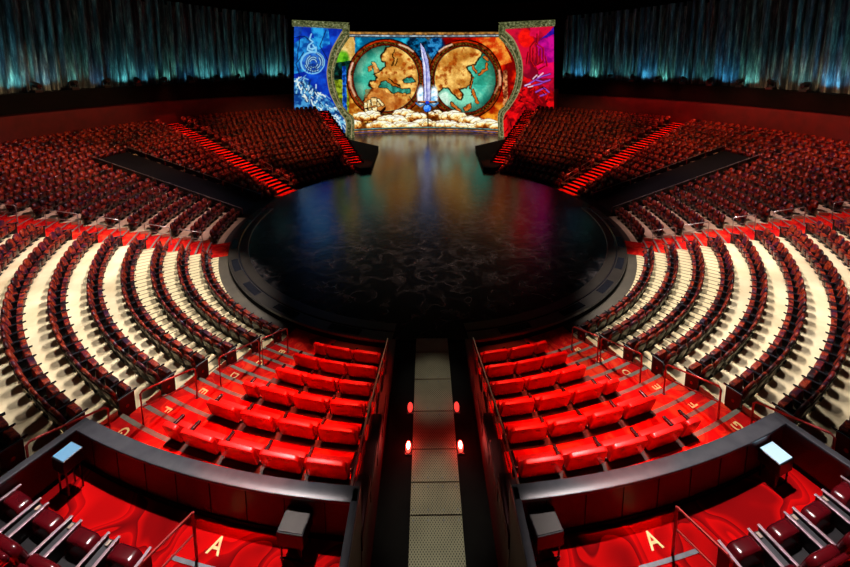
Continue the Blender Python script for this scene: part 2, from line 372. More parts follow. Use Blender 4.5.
    # letters of the rows on the aisle carpet
def text_mesh(ch, size, mat):
    cu = bpy.data.curves.new('txt', 'FONT'); cu.body = ch; cu.size = size; cu.align_x = 'CENTER'; cu.align_y = 'CENTER'; cu.extrude = 0.004; cu.offset = 0.012*size
    o = bpy.data.objects.new('txt', cu); col.objects.link(o)
    dg = bpy.context.evaluated_depsgraph_get(); me = bpy.data.meshes.new_from_object(o.evaluated_get(dg))
    bpy.data.objects.remove(o); me.materials.clear(); me.materials.append(M[mat]); return me
for s in (-1, 1):
    for i, ch in enumerate('BCDEFG'):
        k = i+1; a = rk(k)+0.5-0.02 if k > 1 else 13.93
        k = i+2; a = rk(k)-0.42
        r = math.hypot(a, 0.14); kk = max(j for j in range(1, 12) if tier_r(j)[0] <= r)
        z = aisle_z(r)+0.010
        o = link('row_letter', text_mesh(ch, 0.34, 'letter'), None, along(TA, a, 0.17, s, z), (R(90)+TA if s < 0 else R(90)-TA) if False else 0)
        up = along(TA, 0, -1, s).normalized()                # tops of the letters towards the centre walkway
        o.rotation_euler = (0, 0, math.atan2(up.y, up.x)-math.pi/2)
        tag(o, 'pale gold letter %s laid in the red carpet of the %s lower aisle' % (ch, SIDE[s]), 'letter', 'row letters on the lower aisles')

# ------------------------------------------------------------------ stage
mb = MB()
n = 128
mb.add([pol(RA0, 2*math.pi*i/n, 1, 0) for i in range(n)], [tuple(range(n))], 'stage')
for i in range(n):
    a, b = 2*math.pi*i/n, 2*math.pi*(i+1)/n
    mb.quad(pol(RA0, a, 1, -0.6), pol(RA0, b, 1, -0.6), pol(RA0, b, 1, 0), pol(RA0, a, 1, 0), 'matte')
mb.add([(-13, 8, -0.004), (13, 8, -0.004), (19, 30, -0.004), (19, 38, -0.004), (-19, 38, -0.004), (-19, 30, -0.004)], [(0, 1, 2, 3, 4, 5)], 'stage')
struct(mb.build('floor'))
for s in (-1, 1):
    mb = MB(); N = 60; t0, t1 = math.asin(1.42/12.1), R(96)
    prof = [(11.58, 0.0, 'ring'), (11.60, 0.04, 'ring'), (12.02, 0.04, 'ring'), (12.04, 0.02, 'ringdark'), (12.09, 0.02, 'ringdark'), (12.11, 0.04, 'ring'), (12.52, 0.04, 'ring'), (12.60, 0.04, 'trimstrip'), (12.61, -0.05, 'matte'), (12.61, -0.3, 'matte')]
    for i in range(N):
        a, b = t0+(t1-t0)*i/N, t0+(t1-t0)*(i+1)/N
        for (r0, z0, m0), (r1, z1, m1) in zip(prof, prof[1:]):
            mb.quad(pol(r0, a, s, z0), pol(r1, a, s, z1), pol(r1, b, s, z1), pol(r0, b, s, z0), m0)
    rim = struct(mb.build('stage_rim'))
    for j, td in enumerate((16, 30, 43, 56, 69, 82)):
        mb = MB(); N2 = 5
        for i in range(N2):
            a, b = R(td-3.2+6.4*i/N2), R(td-3.2+6.4*(i+1)/N2)
            mb.quad(pol(12.15, a, s, 0.046), pol(12.48, a, s, 0.046), pol(12.48, b, s, 0.046), pol(12.15, b, s, 0.046), 'ringdark')
        mb.build('rim_hatch', rim)
# dark wings of the stage beside the far stairs
for s in (-1, 1):
    mb = MB()
    poly = [(5.75, 11.35), (6.35, 22.2), (11.2, 27.0), (14.5, 25.6), (7.6, 12.2), (6.7, 11.0)]
    mb.prism([(s*x, y) for x, y in poly], -0.02, 0.42, 'matte', axis='z')
    struct(mb.build('stage_wing'))
    # entrance ramps between the seat blocks, with landing
    mb = MB()
    x0, x1 = 13.35, 24.2
    y0a, y0b, y1a, y1b = 0.25, 3.3, 0.75, 3.9
    zr = lambda r: zfr(r)+0.40
    za, zb = 0.0, zr(24.2)
    P = lambda x, y, z: (s*x, y, z)
    mb.add([P(12.4, 0.1, 0.006), P(12.4, 3.3, 0.006), P(x0, y0b, 0.006), P(x0, y0a, 0.006)], [(0, 1, 2, 3)], 'ramp')
    mb.add([P(x0, y0a, za), P(x0, y0b, za), P(x1, y1b, zb), P(x1, y1a, zb), P(x0, y0a, za-.5), P(x0, y0b, za-.5), P(x1, y1b, zb-1.4), P(x1, y1a, zb-1.4)],
           [(0, 1, 2, 3), (0, 3, 7, 4), (1, 5, 6, 2), (3, 2, 6, 7)], 'ramp')
    struct(mb.build('ramp'))
    for (ya, yb, nm) in ((y0a-0.04, y1a-0.04, 'near'), (y0b+0.04, y1b+0.04, 'far')):
        rt_ = empty('ramp_railing', P(x0, ya, 0)); nP = 7
        tag(rt_, '%s steel railing with dark infill panels along the black entrance ramp on the %s' % ('lower' if nm == 'near' else 'upper', SIDE[s]), 'railing', 'railings of the black entrance ramps')
        pts = []
        for i in range(nP+1):
            u = i/nP; x = x0+(x1-x0)*u; y = ya+(yb-ya)*u; z = za+(zb-za)*u
            pts.append(Vector((s*(x-x0), y-ya, z)))
        H = 0.42
        m_ = MB(); m_.tube([p+Vector((0, 0, H)) for p in pts], 0.022, 'railsteel'); m_.build('handrail', rt_)
        for p in pts:
            m_ = MB(); m_.box(p.x-.02, p.x+.02, p.y-.02, p.y+.02, p.z, p.z+H, 'railred'); m_.build('post', rt_)
        for p, q in zip(pts, pts[1:]):
            d = (q-p); a = p+d*0.05; b = p+d*0.95
            m_ = MB(); zz = Vector((0, 0, 1)); yy = Vector((0, 0.008, 0))
            vs8 = [a+zz*.06-yy, b+zz*.06-yy, b+zz*(H-.08)-yy, a+zz*(H-.08)-yy, a+zz*.06+yy, b+zz*.06+yy, b+zz*(H-.08)+yy, a+zz*(H-.08)+yy]
            m_.add(vs8, [(0, 1, 2, 3), (7, 6, 5, 4), (0, 4, 5, 1), (2, 6, 7, 3), (1, 5, 6, 2), (0, 3, 7, 4)], 'panel'); m_.build('infill_panel', rt_)

# ------------------------------------------------------------------ centre walkway trench
def zhit(x, y, z):
    d = pray(x, y); return CAMP+d*((z-CAMP.z)/d.z)
mb = MB()
mb.box(-1.6, 1.6, -26, -12.4, -0.3, 0.0, 'matte')
struct(mb.build('walkway_floor'))
seams = [-12.35]+[zhit(434, y, 0.04).y for y in (352, 379, 411, 449, 482, 515)]+[-19.9, -21.2]
for i, (ya, yb) in enumerate(zip(seams, seams[1:])):
    g = empty('walkway_plate', (0.06, (ya+yb)/2, 0.0)); L = (ya-yb)/2-0.012
    m_ = MB(); m_.box(-.6, .6, -L, L, 0.0, 0.04, 'grate'); m_.build('perforated_sheet', g, bevel=0.004, segs=1)
    for bx in (-.52, -.18, .18, .52):
        for by in (-L+0.09, L-0.09):
            m_ = MB(); m_.prism([(bx+.022*math.cos(a*math.pi/3), by+.022*math.sin(a*math.pi/3)) for a in range(6)], 0.04, 0.048, 'trimstrip', axis='z'); m_.build('bolt', g)
    tag(g, 'perforated grey metal plate of the centre walkway, %s from the stage' % (ORD[i+1] if i else 'first'), 'metal plate', 'perforated plates of the centre walkway')
for s in (-1, 1):
    mb = MB(); yprev = -12.45
    for k in range(1, 8):
        ra, rb = tier_r(k); y0 = -math.sqrt(max(ra, 12.62)**2-1.5**2); y1 = -math.sqrt(min(rb, 19.8)**2-1.5**2)
        zz = max(zf(k)+0.16, 0.14)
        mb.box(min(s*1.33, s*1.6), max(s*1.33, s*1.6), y1, y0, -0.3, zz, 'boxwall')
        mb.box(min(s*1.31, s*1.47), max(s*1.31, s*1.47), y1, y0, zz-0.34, zz-0.05, 'darkwall')
    struct(mb.build('wall_walkway_'+SIDE[s]))
    rl = empty('walkway_railing', (s*1.56, -12.7, 0))
    tag(rl, 'slim metal railing along the walkway side of the %s red sofa rows' % SIDE[s], 'railing')
    top = []; low = []
    for k in range(1, 8):
        y = -(rk(k)-0.38) if k < 7 else -19.55
        z = zf(k)+(0.16 if k > 1 else 0.4); top.append(Vector((0, y+12.7, z+0.62-(0.2 if k == 1 else 0)))); low.append(Vector((0, y+12.7, z+0.3-(0.1 if k == 1 else 0))))
        m_ = MB(); m_.box(-.016, .016, y+12.7-.016, y+12.7+.016, max(zf(k)+0.16, .14), z+0.62-(0.2 if k == 1 else 0), 'railred'); m_.build('post', rl)
    m_ = MB(); m_.tube(top, 0.022, 'railsteel'); m_.build('handrail', rl)
    m_ = MB(); m_.tube(low, 0.014, 'railred'); m_.build('midrail', rl)
    for (yy, mt, sz, nm) in ((zhit(435, 449, .03).y+0.04, 'lampred', 0.05, 'bright'), (zhit(435, 408, .03).y, 'lampdim', 0.05, 'dim')):
        lp = empty('marker_lamp', (0.06+s*0.71, yy, 0.0)); tag(lp, '%s red marker lamp on the %s edge of the centre walkway' % ('bright glowing' if nm == 'bright' else 'dimly glowing', SIDE[s]), 'lamp', 'red marker lamps on the walkway')
        m_ = MB(); m_.box(-.09, .09, -.18, .18, 0.0, 0.03, 'black'); m_.build('housing', lp, bevel=0.006, segs=1)
        m_ = MB(); m_.prism([(0.075*math.cos(2*math.pi*i/12), 0.15*math.sin(2*math.pi*i/12)) for i in range(12)], 0.03, 0.10, mt, axis='z'); ln_ = m_.build('lens', lp, bevel=0.012, segs=2)
        if nm == 'bright':
            m_ = MB(); m_.prism([(0.045*math.cos(2*math.pi*i/12), 0.10*math.sin(2*math.pi*i/12)) for i in range(12)], 0.10, 0.115, 'lampcore', axis='z'); m_.build('bulb', ln_)
        ld = bpy.data.lights.new('marker', 'POINT'); ld.energy = 16 if nm == 'bright' else 3; ld.color = (1, .04, .03); ld.shadow_soft_size = .05
        lo = bpy.data.objects.new('marker_glow', ld); col.objects.link(lo); lo.location = (0.06+s*0.73, yy, .3)

# ------------------------------------------------------------------ front boxes
ZB = 2.15
for s in (-1, 1):
    # floor
    mb = MB()
    sector(mb, 19.95, 25.0, edge_x(1.45), off(TA, -0.22), ZB, s, 'boxcarpet', n=12)
    struct(mb.build('floor'))
    # curved parapet: body, black plinth, cap
    def curved(mb, ra, rb, z0, z1, mat, f0=edge_x(1.40), f1=off(TA, -0.35), n=24):
        a0, a1 = f0(ra), f1(ra); b0, b1 = f0(rb), f1(rb)
        vv = []
        for i in range(n+1):
            u = i/n
            for (r, t) in ((ra, a0+(a1-a0)*u), (rb, b0+(b1-b0)*u)):
                vv += [pol(r, t, s, z0), pol(r, t, s, z1)]
        fs = []
        for i in range(n):
            o = 4*i; p = o+4
            fs += [(o, o+1, p+1, p), (o+2, p+2, p+3, o+3), (o+1, o+3, p+3, p+1), (o, p, p+2, o+2)]
        fs += [(0, 2, 3, 1), (4*n, 4*n+1, 4*n+3, 4*n+2)]
        mb.add(vv, fs, mat)
    w_ = MB(); curved(w_, 19.81, 19.98, 1.6, 2.93, 'boxwall')
    A = lambda a, o, z: along(TA, a, o, s, z)
    def straight(mb, a0, a1, o0, o1, z0, z1, mat):
        vv = [A(a, o, z) for z in (z0, z1) for o in (o0, o1) for a in (a0, a1)]
        mb.add(vv, [(0, 2, 3, 1), (4, 5, 7, 6), (0, 1, 5, 4), (2, 6, 7, 3), (0, 4, 6, 2), (1, 3, 7, 5)], mat)
    straight(w_, 19.83, 25, -0.35, -0.24, 1.5, 2.93, 'boxwall')
    w_.box(min(s*1.34, s*1.44), max(s*1.34, s*1.44), -25, -19.6, -0.3, 2.93, 'boxwall')
    body = struct(w_.build('wall_box_'+SIDE[s]))
    b_ = MB(); curved(b_, 19.985, 20.0, ZB, ZB+0.10, 'matte'); straight(b_, 19.9, 25, -0.365, -0.35, ZB, ZB+0.10, 'matte'); b_.build('plinth', body)
    c_ = MB(); curved(c_, 19.77, 20.03, 2.93, 3.0, 'cap', edge_x(1.33), off(TA, -0.36)); c_.build('parapet_cap', body, bevel=0.02, segs=2, smooth=True)
    c_ = MB(); straight(c_, 19.78, 25, -0.38, -0.21, 2.932, 3.0, 'cap'); c_.build('parapet_cap', body, bevel=0.02, segs=2, smooth=True)
    c_ = MB(); c_.box(min(s*1.32, s*1.46), max(s*1.32, s*1.46), -25, -19.75, 2.93, 3.0, 'cap'); c_.build('parapet_cap', body, bevel=0.02, segs=2, smooth=True)
    # panel seams on the inner face
    sm = MB()
    for td in (5.5, 7.6, 9.7, 11.8, 13.9, 16.0, 18.1, 20.2):
        t = R(td); p = pol(19.984, t, s)
        sm.box(-.006, .006, -.004, .004, ZB+.10, 2.9, 'matte', Matrix.Translation(p) @ Matrix.Rotation(s*t, 4, 'Z'))
    sm.build('panel_seams', body)
    # letter A and step strip
    o = link('row_letter', text_mesh('A', 0.36, 'letter'), None, pol(20.33, R(10.68), s, ZB+.006), s*R(10.68))
    tag(o, 'pale gold letter A on the red wave carpet of the %s box' % SIDE[s], 'letter', None)
    mb = MB(); sector(mb, 20.57, 20.63, lambda r: R(9.3), lambda r: R(12.5), ZB+.012, s, 'trimstrip', zprev=ZB, n=4)
    o = mb.build('step_strip'); struct(o); o.name = 'trim_%d' % (1 if s < 0 else 2)
    # hand rail in the box
    hr = empty('box_handrail', pol(20.53, R(11.25), s, ZB), s*R(11.5))
    tag(hr, 'dark metal handrail standing on the red carpet of the %s box' % SIDE[s], 'handrail', None)
    def L(r, t, z): return (Matrix.Rotation(-s*R(11.5), 4, 'Z') @ (pol(r, R(t), s, z)-pol(20.53, R(11.25), s, 0)))
    m_ = MB(); m_.tube([L(20.53, 11.25, 0), L(20.53, 11.25, .9)], .022, 'railred', 8); m_.build('post', hr)
    m_ = MB(); m_.tube([L(21.25, 11.9, 0), L(21.25, 11.9, .86), L(21.2, 11.86, .9), L(20.53, 11.25, .9)], .022, 'railred', 8); m_.build('handrail', hr)
    m_ = MB(); m_.tube([L(21.25, 11.9, .5), L(20.53, 11.25, .5)], .016, 'railred', 8); m_.build('midrail', hr)

# monitors on little stands inside the boxes
def monitor(px, lit, label, hh=0.62):
    zt_ = ZB+hh
    c = [zhit(x, y, zt_) for x, y in px]; cen = sum(c, Vector())/4
    g = empty('monitor_stand', (cen.x, cen.y, ZB))
    loc = [Vector((p.x-cen.x, p.y-cen.y, 0)) for p in c]
    tag(g, label, 'monitor', 'monitors on stands in the front boxes')
    u = (loc[1]-loc[0]).normalized(); v = Vector((-u.y, u.x, 0)); 
    wd = (loc[1]-loc[0]).length; dp = abs((loc[3]-loc[0]).dot(v)); v = v if (loc[3]-loc[0]).dot(v) > 0 else -v
    X = Matrix((( u.x, v.x, 0, 0), (u.y, v.y, 0, 0), (0, 0, 1, 0), (0, 0, 0, 1)))
    b = MB(); b.box(-wd/2-.02, wd/2+.02, -dp/2-.02, dp/2+.02, hh-.29, hh-.02, 'black', X); hs = b.build('housing', g, bevel=.015)
    b = MB(); b.box(-wd/2, wd/2, -dp/2, dp/2, hh-.02, hh-.008, lit, X); b.build('screen', hs)
    for x in (-wd/2+.03, wd/2-.03):
        for y in (-dp/2+.03, dp/2-.03):
            b = MB(); b.box(x-.012, x+.012, y-.012, y+.012, 0, hh-.29, 'arm', X); b.build('leg', g)
    b = MB(); b.box(-wd/2, wd/2, dp/2-.04, dp/2-.02, .03, .05, 'arm', X); b.build('cross_bar', g)
monitor([(312.7-25.3, 506), (310.5, 509.5), (303, 533.5), (277.5, 530)], 'screenoff', 'small black monitor stand with grey screen, beside the walkway in the left box')
monitor([(529.5, 511.5), (553, 506), (562, 529.5), (538, 535)], 'screenoff', 'small black monitor stand with grey screen, beside the walkway in the right box')
monitor([(761, 447), (773, 441), (792, 456), (779, 464)], 'screenlit', 'monitor stand with lit white-blue screen at the outer corner of the right box')
monitor([(71, 441), (81, 446), (62, 461), (54, 456)], 'screenlit2', 'monitor stand with lit sky-blue screen at the outer corner of the left box', .86)

# ------------------------------------------------------------------ aisle hand rails
def aisle_rail(t, a0, a1, s, mat, label, grp, h=0.95, o_=-0.05):
    zb = lambda a: aisle_z(math.hypot(a, o_))
    p0, p1 = along(t, a0, o_, s, zb(a0)), along(t, a1, o_, s, zb(a1))
    g = empty('aisle_handrail', p0); tag(g, label, 'handrail', grp)
    q = p1-p0; c0, c1 = Vector((0, 0, zfr(a0)+h-p0.z)), Vector((q.x, q.y, zfr(a1)+h-p0.z)); d = (c1-c0).normalized()
    m_ = MB(); m_.tube([(0, 0, 0), c0-Vector((0, 0, .06)), c0+d*.06, c1-d*.06, c1-Vector((0, 0, .06)), (q.x, q.y, q.z)], .024, mat, 8); m_.build('handrail', g, smooth=True, angle=60)
    m_ = MB(); m_.tube([c0-Vector((0, 0, .42)), c1-Vector((0, 0, .42))], .018, mat, 6); m_.build('midrail', g)
    for b in ((0, 0, 0), q):
        m_ = MB(); m_.prism([(b[0]+.05*math.cos(i*math.pi/4), b[1]+.05*math.sin(i*math.pi/4)) for i in range(8)], b[2], b[2]+.015, 'trimstrip', axis='z'); m_.build('foot', g)
for s in (-1, 1):
    for i, (a0, a1) in enumerate(((13.9, 15.05), (15.17, 16.61), (17.33, 18.68), (19.33, 20.62))):
        aisle_rail(TA, a0, a1, s, 'railred', '%s reddish handrail up from the stage in the %s lower aisle' % (ORD[i+1], SIDE[s]), 'handrails in the lower aisles')
    for i, (a0, a1) in enumerate(((14.03, 15.17), (15.56, 16.72), (17.82, 18.78), (19.54, 20.82), (21.9, 23.1))):
        aisle_rail(TB, a0, a1, s, 'railsteel', '%s steel handrail up from the stage in the %s upper aisle' % (ORD[i+1], SIDE[s]), 'handrails in the upper aisles')
    for i, (a0, a1) in enumerate(((13.9, 15.6), (15.9, 17.2), (19.0, 20.9))):
        aisle_rail(TC, a0, a1, s, 'railsteel', '%s steel handrail up from the stage beside the far %s red-lit stairs' % (ORD[i+1], SIDE[s]), 'handrails beside the far red-lit stairs', o_=0.8)
# ------------------------------------------------------------------ theatre seats
SIT = 0.20      # seat origin lies this far behind the front edge of the end panel
def tilt(a, y, z): return Matrix.Translation((0, y, z)) @ Matrix.Rotation(a, 4, 'X')
def seat_parts(W, lod=False):
    n = 2 if lod else 4; kw = {} if lod else dict(bevel=0.033, segs=3, smooth=True, angle=50)
    out = {}
    b = MB(); T = tilt(R(17), -0.03, 0.38)
    b.prism(rrect(W-.03, 0.0, 0.49, 0.17, n+1), -0.075, 0.0, 'fabric', 'y', T); out['backrest'] = b
    b = MB(); b.prism(rrect(W-.06, -0.06, 0.40, 0.08, n), -0.105, -0.077, 'shell', 'y', T); out['back_shell'] = b
    b = MB(); b.prism(rrect(W-.05, 0.28, 0.60, 0.05, n), 0.045, 0.175, 'fabric', 'y', tilt(R(-3), 0, 0)); out['seat_cushion'] = b
    b = MB(); b.box(-.215, .215, -.09, .06, .14, .36, 'black'); b.box(-.07, .07, -.07, .04, 0.0, .2, 'black'); b.box(-.13, .13, -.10, .08, 0.0, .025, 'black'); out['pedestal'] = b
    return out, kw
def arm_mb(lod=False):
    b = MB()
    if lod: b.box(-.025, .025, -.1, .28, .50, .555, 'arm')
    else:
        b.prism([(-.11, .515), (.24, .515), (.28, .53), (.29, .55), (.27, .565), (-.11, .565)], -.024, .024, 'arm', 'x')
        b.prism([(-.08, .03), (.06, .03), (.10, .52), (-.10, .52)], -.014, .014, 'black', 'x')
    return b
def end_mb(x):
    b = MB(); b.box(-.017, .017, -.14, .20, 0.0, .545, 'panel'); b.box(-.022, .022, -.145, .205, .545, .565, 'trimstrip')
    return b
def emb_mb(x):
    b = MB(); e = .0195*x
    b.prism([(0.03+.035*math.cos(i*math.pi/5), .27+.045*math.sin(i*math.pi/5)) for i in range(10)], e-.003*x, e+.001*x, 'emblem', 'x')
    return b
SW = 0.50
parts, kw = seat_parts(SW); PM = {k: b.mesh('theatre_seat_'+k, **kw) for k, b in parts.items()}
PM['armrest'] = arm_mb().mesh('theatre_seat_armrest', bevel=.008, segs=1)
PM['end_panel'] = {x: end_mb(x).mesh('theatre_seat_end_panel', bevel=.004, segs=1) for x in (-1, 1)}
PM['emblem'] = {x: emb_mb(x).mesh('theatre_seat_emblem') for x in (-1, 1)}
def lod_mesh():
    b = MB(); pl, _ = seat_parts(SW, True)
    for q in list(pl.values())+[arm_mb(True)]:
        X = 0.285 if q.mats and q.mats[0] == 'arm' else 0
        for m_ in q.mats:
            fs = [f for f, mi in zip(q.f, q.mi) if q.mats[mi] == m_]
            ids = sorted({i for f in fs for i in f}); mp = {i: j for j, i in enumerate(ids)}
            b.add([(q.v[i][0]+X, q.v[i][1], q.v[i][2]) for i in ids], [tuple(mp[i] for i in f) for f in fs], m_)
    return b
LOD = lod_mesh()
main = []; rest = []
for s in (-1, 1):
    for nm, (f0, f1, ks) in SECT.items():
        if nm == 'wedge': continue
        for k in ks:
            r = rk(k)+SIT; t0, t1 = f0(r), f1(r); g0 = 0.05/r
            t0 += g0; t1 -= g0
            if nm in ('side', 'upper'): t1 -= 0.05/r if nm == 'side' else 0.1/r
            n = max(1, int((t1-t0)*r/0.565)); p = (t1-t0)/n
            for i in range(n):
                t = t0+p*(i+.5); P = pol(r, t, s, zf(k))
                vis = seen(P+Vector((0, 0, .6)), 14)
                if not vis and not seen(P+Vector((0, 0, .6)), 260): continue
                d = (P-CAMP).dot(FW)
                rec = dict(s=s, k=k, i=i, n=n, t=t, P=P, d=d, pitch=p*r, nm=nm)
                (main if nm == 'main' and vis else rest).append(rec)
main.sort(key=lambda q: q['d'])
indiv, more = main[:300], main[300:]
rest += more
def theatre_seat(q):
    s = q['s']; o = empty('theatre_seat', q['P'], s*q['t'])
    lab = 'patterned theatre seat, %s from lower aisle, %s row from stage, %s beige block' % (ORD[q['i']+1], ORD[q['k']], SIDE[s])
    tag(o, lab, 'seat', 'patterned theatre seats in the beige side blocks')
    for nm in ('backrest', 'back_shell', 'seat_cushion', 'pedestal'): link(nm, PM[nm], o)
    h = q['pitch']/2
    link('armrest', PM['armrest'], o, (-s*h, 0, 0))
    if q['i'] == q['n']-1:
        link('armrest', PM['armrest'], o, (s*(h-.0), 0, 0)); link('emblem', PM['emblem'][s], link('end_panel', PM['end_panel'][s], o, (s*(h+.042), 0, 0)))
    if q['i'] == 0: link('emblem', PM['emblem'][-s], link('end_panel', PM['end_panel'][-s], o, (-s*(h+.042), 0, 0)))
    return o
for q in indiv: theatre_seat(q)
print('SEATS individual', len(indiv), 'stuff', len(rest))
def merge(LODmb, recs, name):
    V = np.array(LODmb.v); nv = len(V); allv = []; F = []; MI = []
    fl = [np.array(f) for f in LODmb.f]
    for j, q in enumerate(recs):
        a = q['s']*q['t']; c, s_ = math.cos(a), math.sin(a)
        W = np.empty_like(V); W[:, 0] = V[:, 0]*c-V[:, 1]*s_+q['P'].x; W[:, 1] = V[:, 0]*s_+V[:, 1]*c+q['P'].y; W[:, 2] = V[:, 2]+q['P'].z
        allv.append(W)
    allv = np.concatenate(allv)
    loops = np.concatenate(fl); ln = np.array([len(f) for f in fl]); N = len(recs)
    L = (loops[None, :]+(np.arange(N)*nv)[:, None]).ravel(); LN = np.tile(ln, N); LS = np.concatenate([[0], np.cumsum(LN)[:-1]])
    me = bpy.data.meshes.new(name); me.vertices.add(len(allv)); me.vertices.foreach_set('co', allv.ravel())
    me.loops.add(len(L)); me.loops.foreach_set('vertex_index', L.astype(np.int32))
    me.polygons.add(len(LN)); me.polygons.foreach_set('loop_start', LS.astype(np.int32)); me.polygons.foreach_set('loop_total', LN.astype(np.int32))
    for m_ in LODmb.mats: me.materials.append(M[m_])
    me.polygons.foreach_set('material_index', np.tile(np.array(LODmb.mi, dtype=np.int32), N))
    me.update(calc_edges=True); me.validate()
    return me
b0 = MB()  # normals outward on the pattern seat before it is repeated
me0 = LOD.mesh('lod'); LOD.v = [tuple(v.co) for v in me0.vertices]; LOD.f = [tuple(p_.vertices) for p_ in me0.polygons]; LOD.mi = [p_.material_index for p_ in me0.polygons]
o = link('distant_theatre_seats', merge(LOD, rest, 'distant_theatre_seats'))
tag(o, 'mass of small patterned seats filling the upper and far blocks around the stage', 'seats', 'patterned theatre seats farther away', 'stuff')

# ------------------------------------------------------------------ red two-person sofas of the front wedges
def sofa_parts(W):
    out = {}
    T = tilt(R(17), -0.12, 0.40)
    b = MB(); b.prism(rrect(W-.02, 0.0, 0.53, 0.09, 4), -0.10, 0.0, 'sofa', 'y', T); out['backrest'] = b
    b = MB(); b.prism(rrect(W-.05, 0.27, 0.57, 0.04, 4), -0.045, 0.075, 'sofa', 'y', None); out['seat_cushion'] = b
    b = MB(); b.box(-W/2+.05, W/2-.05, -.12, .06, .20, .34, 'black'); b.box(-W/2+.03, W/2-.03, -.17, -.13, 0.0, .40, 'black'); b.box(-W/2+.08, -W/2+.16, -.10, .04, 0, .22, 'black'); b.box(W/2-.16, W/2-.08, -.10, .04, 0, .22, 'black'); out['underframe'] = b
    return out
def sofa_meshes(W):
    return {k: b.mesh('sofa_'+k, bevel=.035 if k != 'underframe' else .006, segs=3 if k != 'underframe' else 1, smooth=True, angle=50) for k, b in sofa_parts(W).items()}
SM = {2: sofa_meshes(0.905), 1: sofa_meshes(0.455)}
b = MB(); b.prism([(-.16, .50), (.16, .50), (.21, .52), (.22, .55), (.19, .58), (-.16, .58)], -.034, .034, 'arm', 'x'); b.prism([(-.12, 0.0), (.06, 0.0), (.08, .5), (-.14, .5)], -.02, .02, 'black', 'x'); SARM = b.mesh('sofa_armrest', bevel=.012, segs=2)
b = MB(); b.box(-.055, .055, -.108, -.099, .40, .42, 'plate', tilt(R(17), -0.12, 0.40)); PLATE = b.mesh('sofa_plate')
def sofa(s, k, i, t, W, two, last):
    r = rk(k)+SIT; o = empty('love_seat' if two else 'single_seat', pol(r, t, s, zf(k)), s*t)
    tag(o, '%s red leather seat, %s from the walkway railing, %s row from stage, %s of walkway' % ('wide' if two else 'narrow', ORD[i+1], ORD[k], SIDE[s]), 'love seat' if two else 'seat', 'wide red leather love seats' if two else 'narrow red leather seats')
    bk = link('backrest', SM[2 if two else 1]['backrest'], o)
    for nm in ('seat_cushion', 'underframe'): link(nm, SM[2 if two else 1][nm], o)
    for x in ((-.2, .2) if two else (0,)): link('number_plate', PLATE, bk, (x, 0, 0))
    link('armrest', SARM, o, (s*(W/2), 0, 0))
    if i == 0: link('armrest', SARM, o, (-s*(W/2), 0, 0))
for s in (-1, 1):
    for k, nn in {1: 2.5, 2: 3, 3: 3, 4: 3.5, 5: 4, 6: 4.5}.items():
        r = rk(k)+SIT; t0 = math.asin(1.70/r); t1 = off(TA, -1.16)(r); W = min(1.018, (t1-t0)*r/nn); t = t0; i = 0
        while nn > 0.1:
            two = nn >= 1; ww = W if two else W*0.52
            sofa(s, k, i, t+ww/2/r, ww, two, nn < 1.1); t += ww/r; nn -= 1 if two else .5; i += 1

# ------------------------------------------------------------------ oxblood seats of the boxes
def box_meshes():
    out = {}
    T = tilt(R(14), -0.17, 0.42)
    b = MB(); b.prism(rrect(.66, -.02, .52, .16, 6), -.13, 0, 'vinyl', 'y', T); out['backrest'] = b.mesh('box_backrest', bevel=.055, segs=4, smooth=True, angle=60)
    b = MB(); b.prism(rrect(.60, .40, .56, .06, 5), -.20, -.13, 'vinyl', 'y', T); out['back_roll'] = b.mesh('box_roll', bevel=.03, segs=3, smooth=True, angle=60)
    b = MB(); b.prism(rrect(.56, .22, .66, .15, 6), .05, .26, 'vinyl', 'y', None); out['seat_cushion'] = b.mesh('box_cushion', bevel=.05, segs=4, smooth=True, angle=60)
    b = MB(); b.box(-.26, .26, -.2, .1, .18, .36, 'black'); b.box(-.1, .1, -.1, .06, 0, .2, 'black'); out['pedestal'] = b.mesh('box_pedestal', bevel=.01)
    b = MB(); b.box(-.027, .027, -.22, .33, .585, .61, 'silver'); b.box(-.02, .02, -.2, .31, .0, .585, 'black'); out['armrest'] = b.mesh('box_arm', bevel=.006)
    b = MB(); b.box(-.075, .075, -.2, .30, .50, .545, 'console'); out['console'] = b.mesh('box_console', bevel=.006)
    b = MB(); b.box(-.03, .03, .20, .27, .545, .575, 'plate'); out['seat_tag'] = b.mesh('box_tag')
    return out
BM = box_meshes()
for s in (-1, 1):
    for i in range(4):
        td = 13.42+2.33*i; o = empty('vinyl_armchair', pol(21.2, R(td), s, ZB), s*R(td))
        tag(o, 'glossy oxblood vinyl armchair, %s from the handrail, in the %s box' % (ORD[i+1], SIDE[s]), 'armchair', 'glossy oxblood armchairs in the front boxes')
        for nm in ('backrest', 'back_roll', 'seat_cushion', 'pedestal'): link(nm, BM[nm], o)
        link('armrest', BM['armrest'], o, (-.315, 0, 0)); link('armrest', BM['armrest'], o, (.315, 0, 0))
        if i < 3: link('console', BM['console'], o, (s*.426, 0, 0)); link('seat_tag', BM['seat_tag'], o, (s*.426, 0, 0))
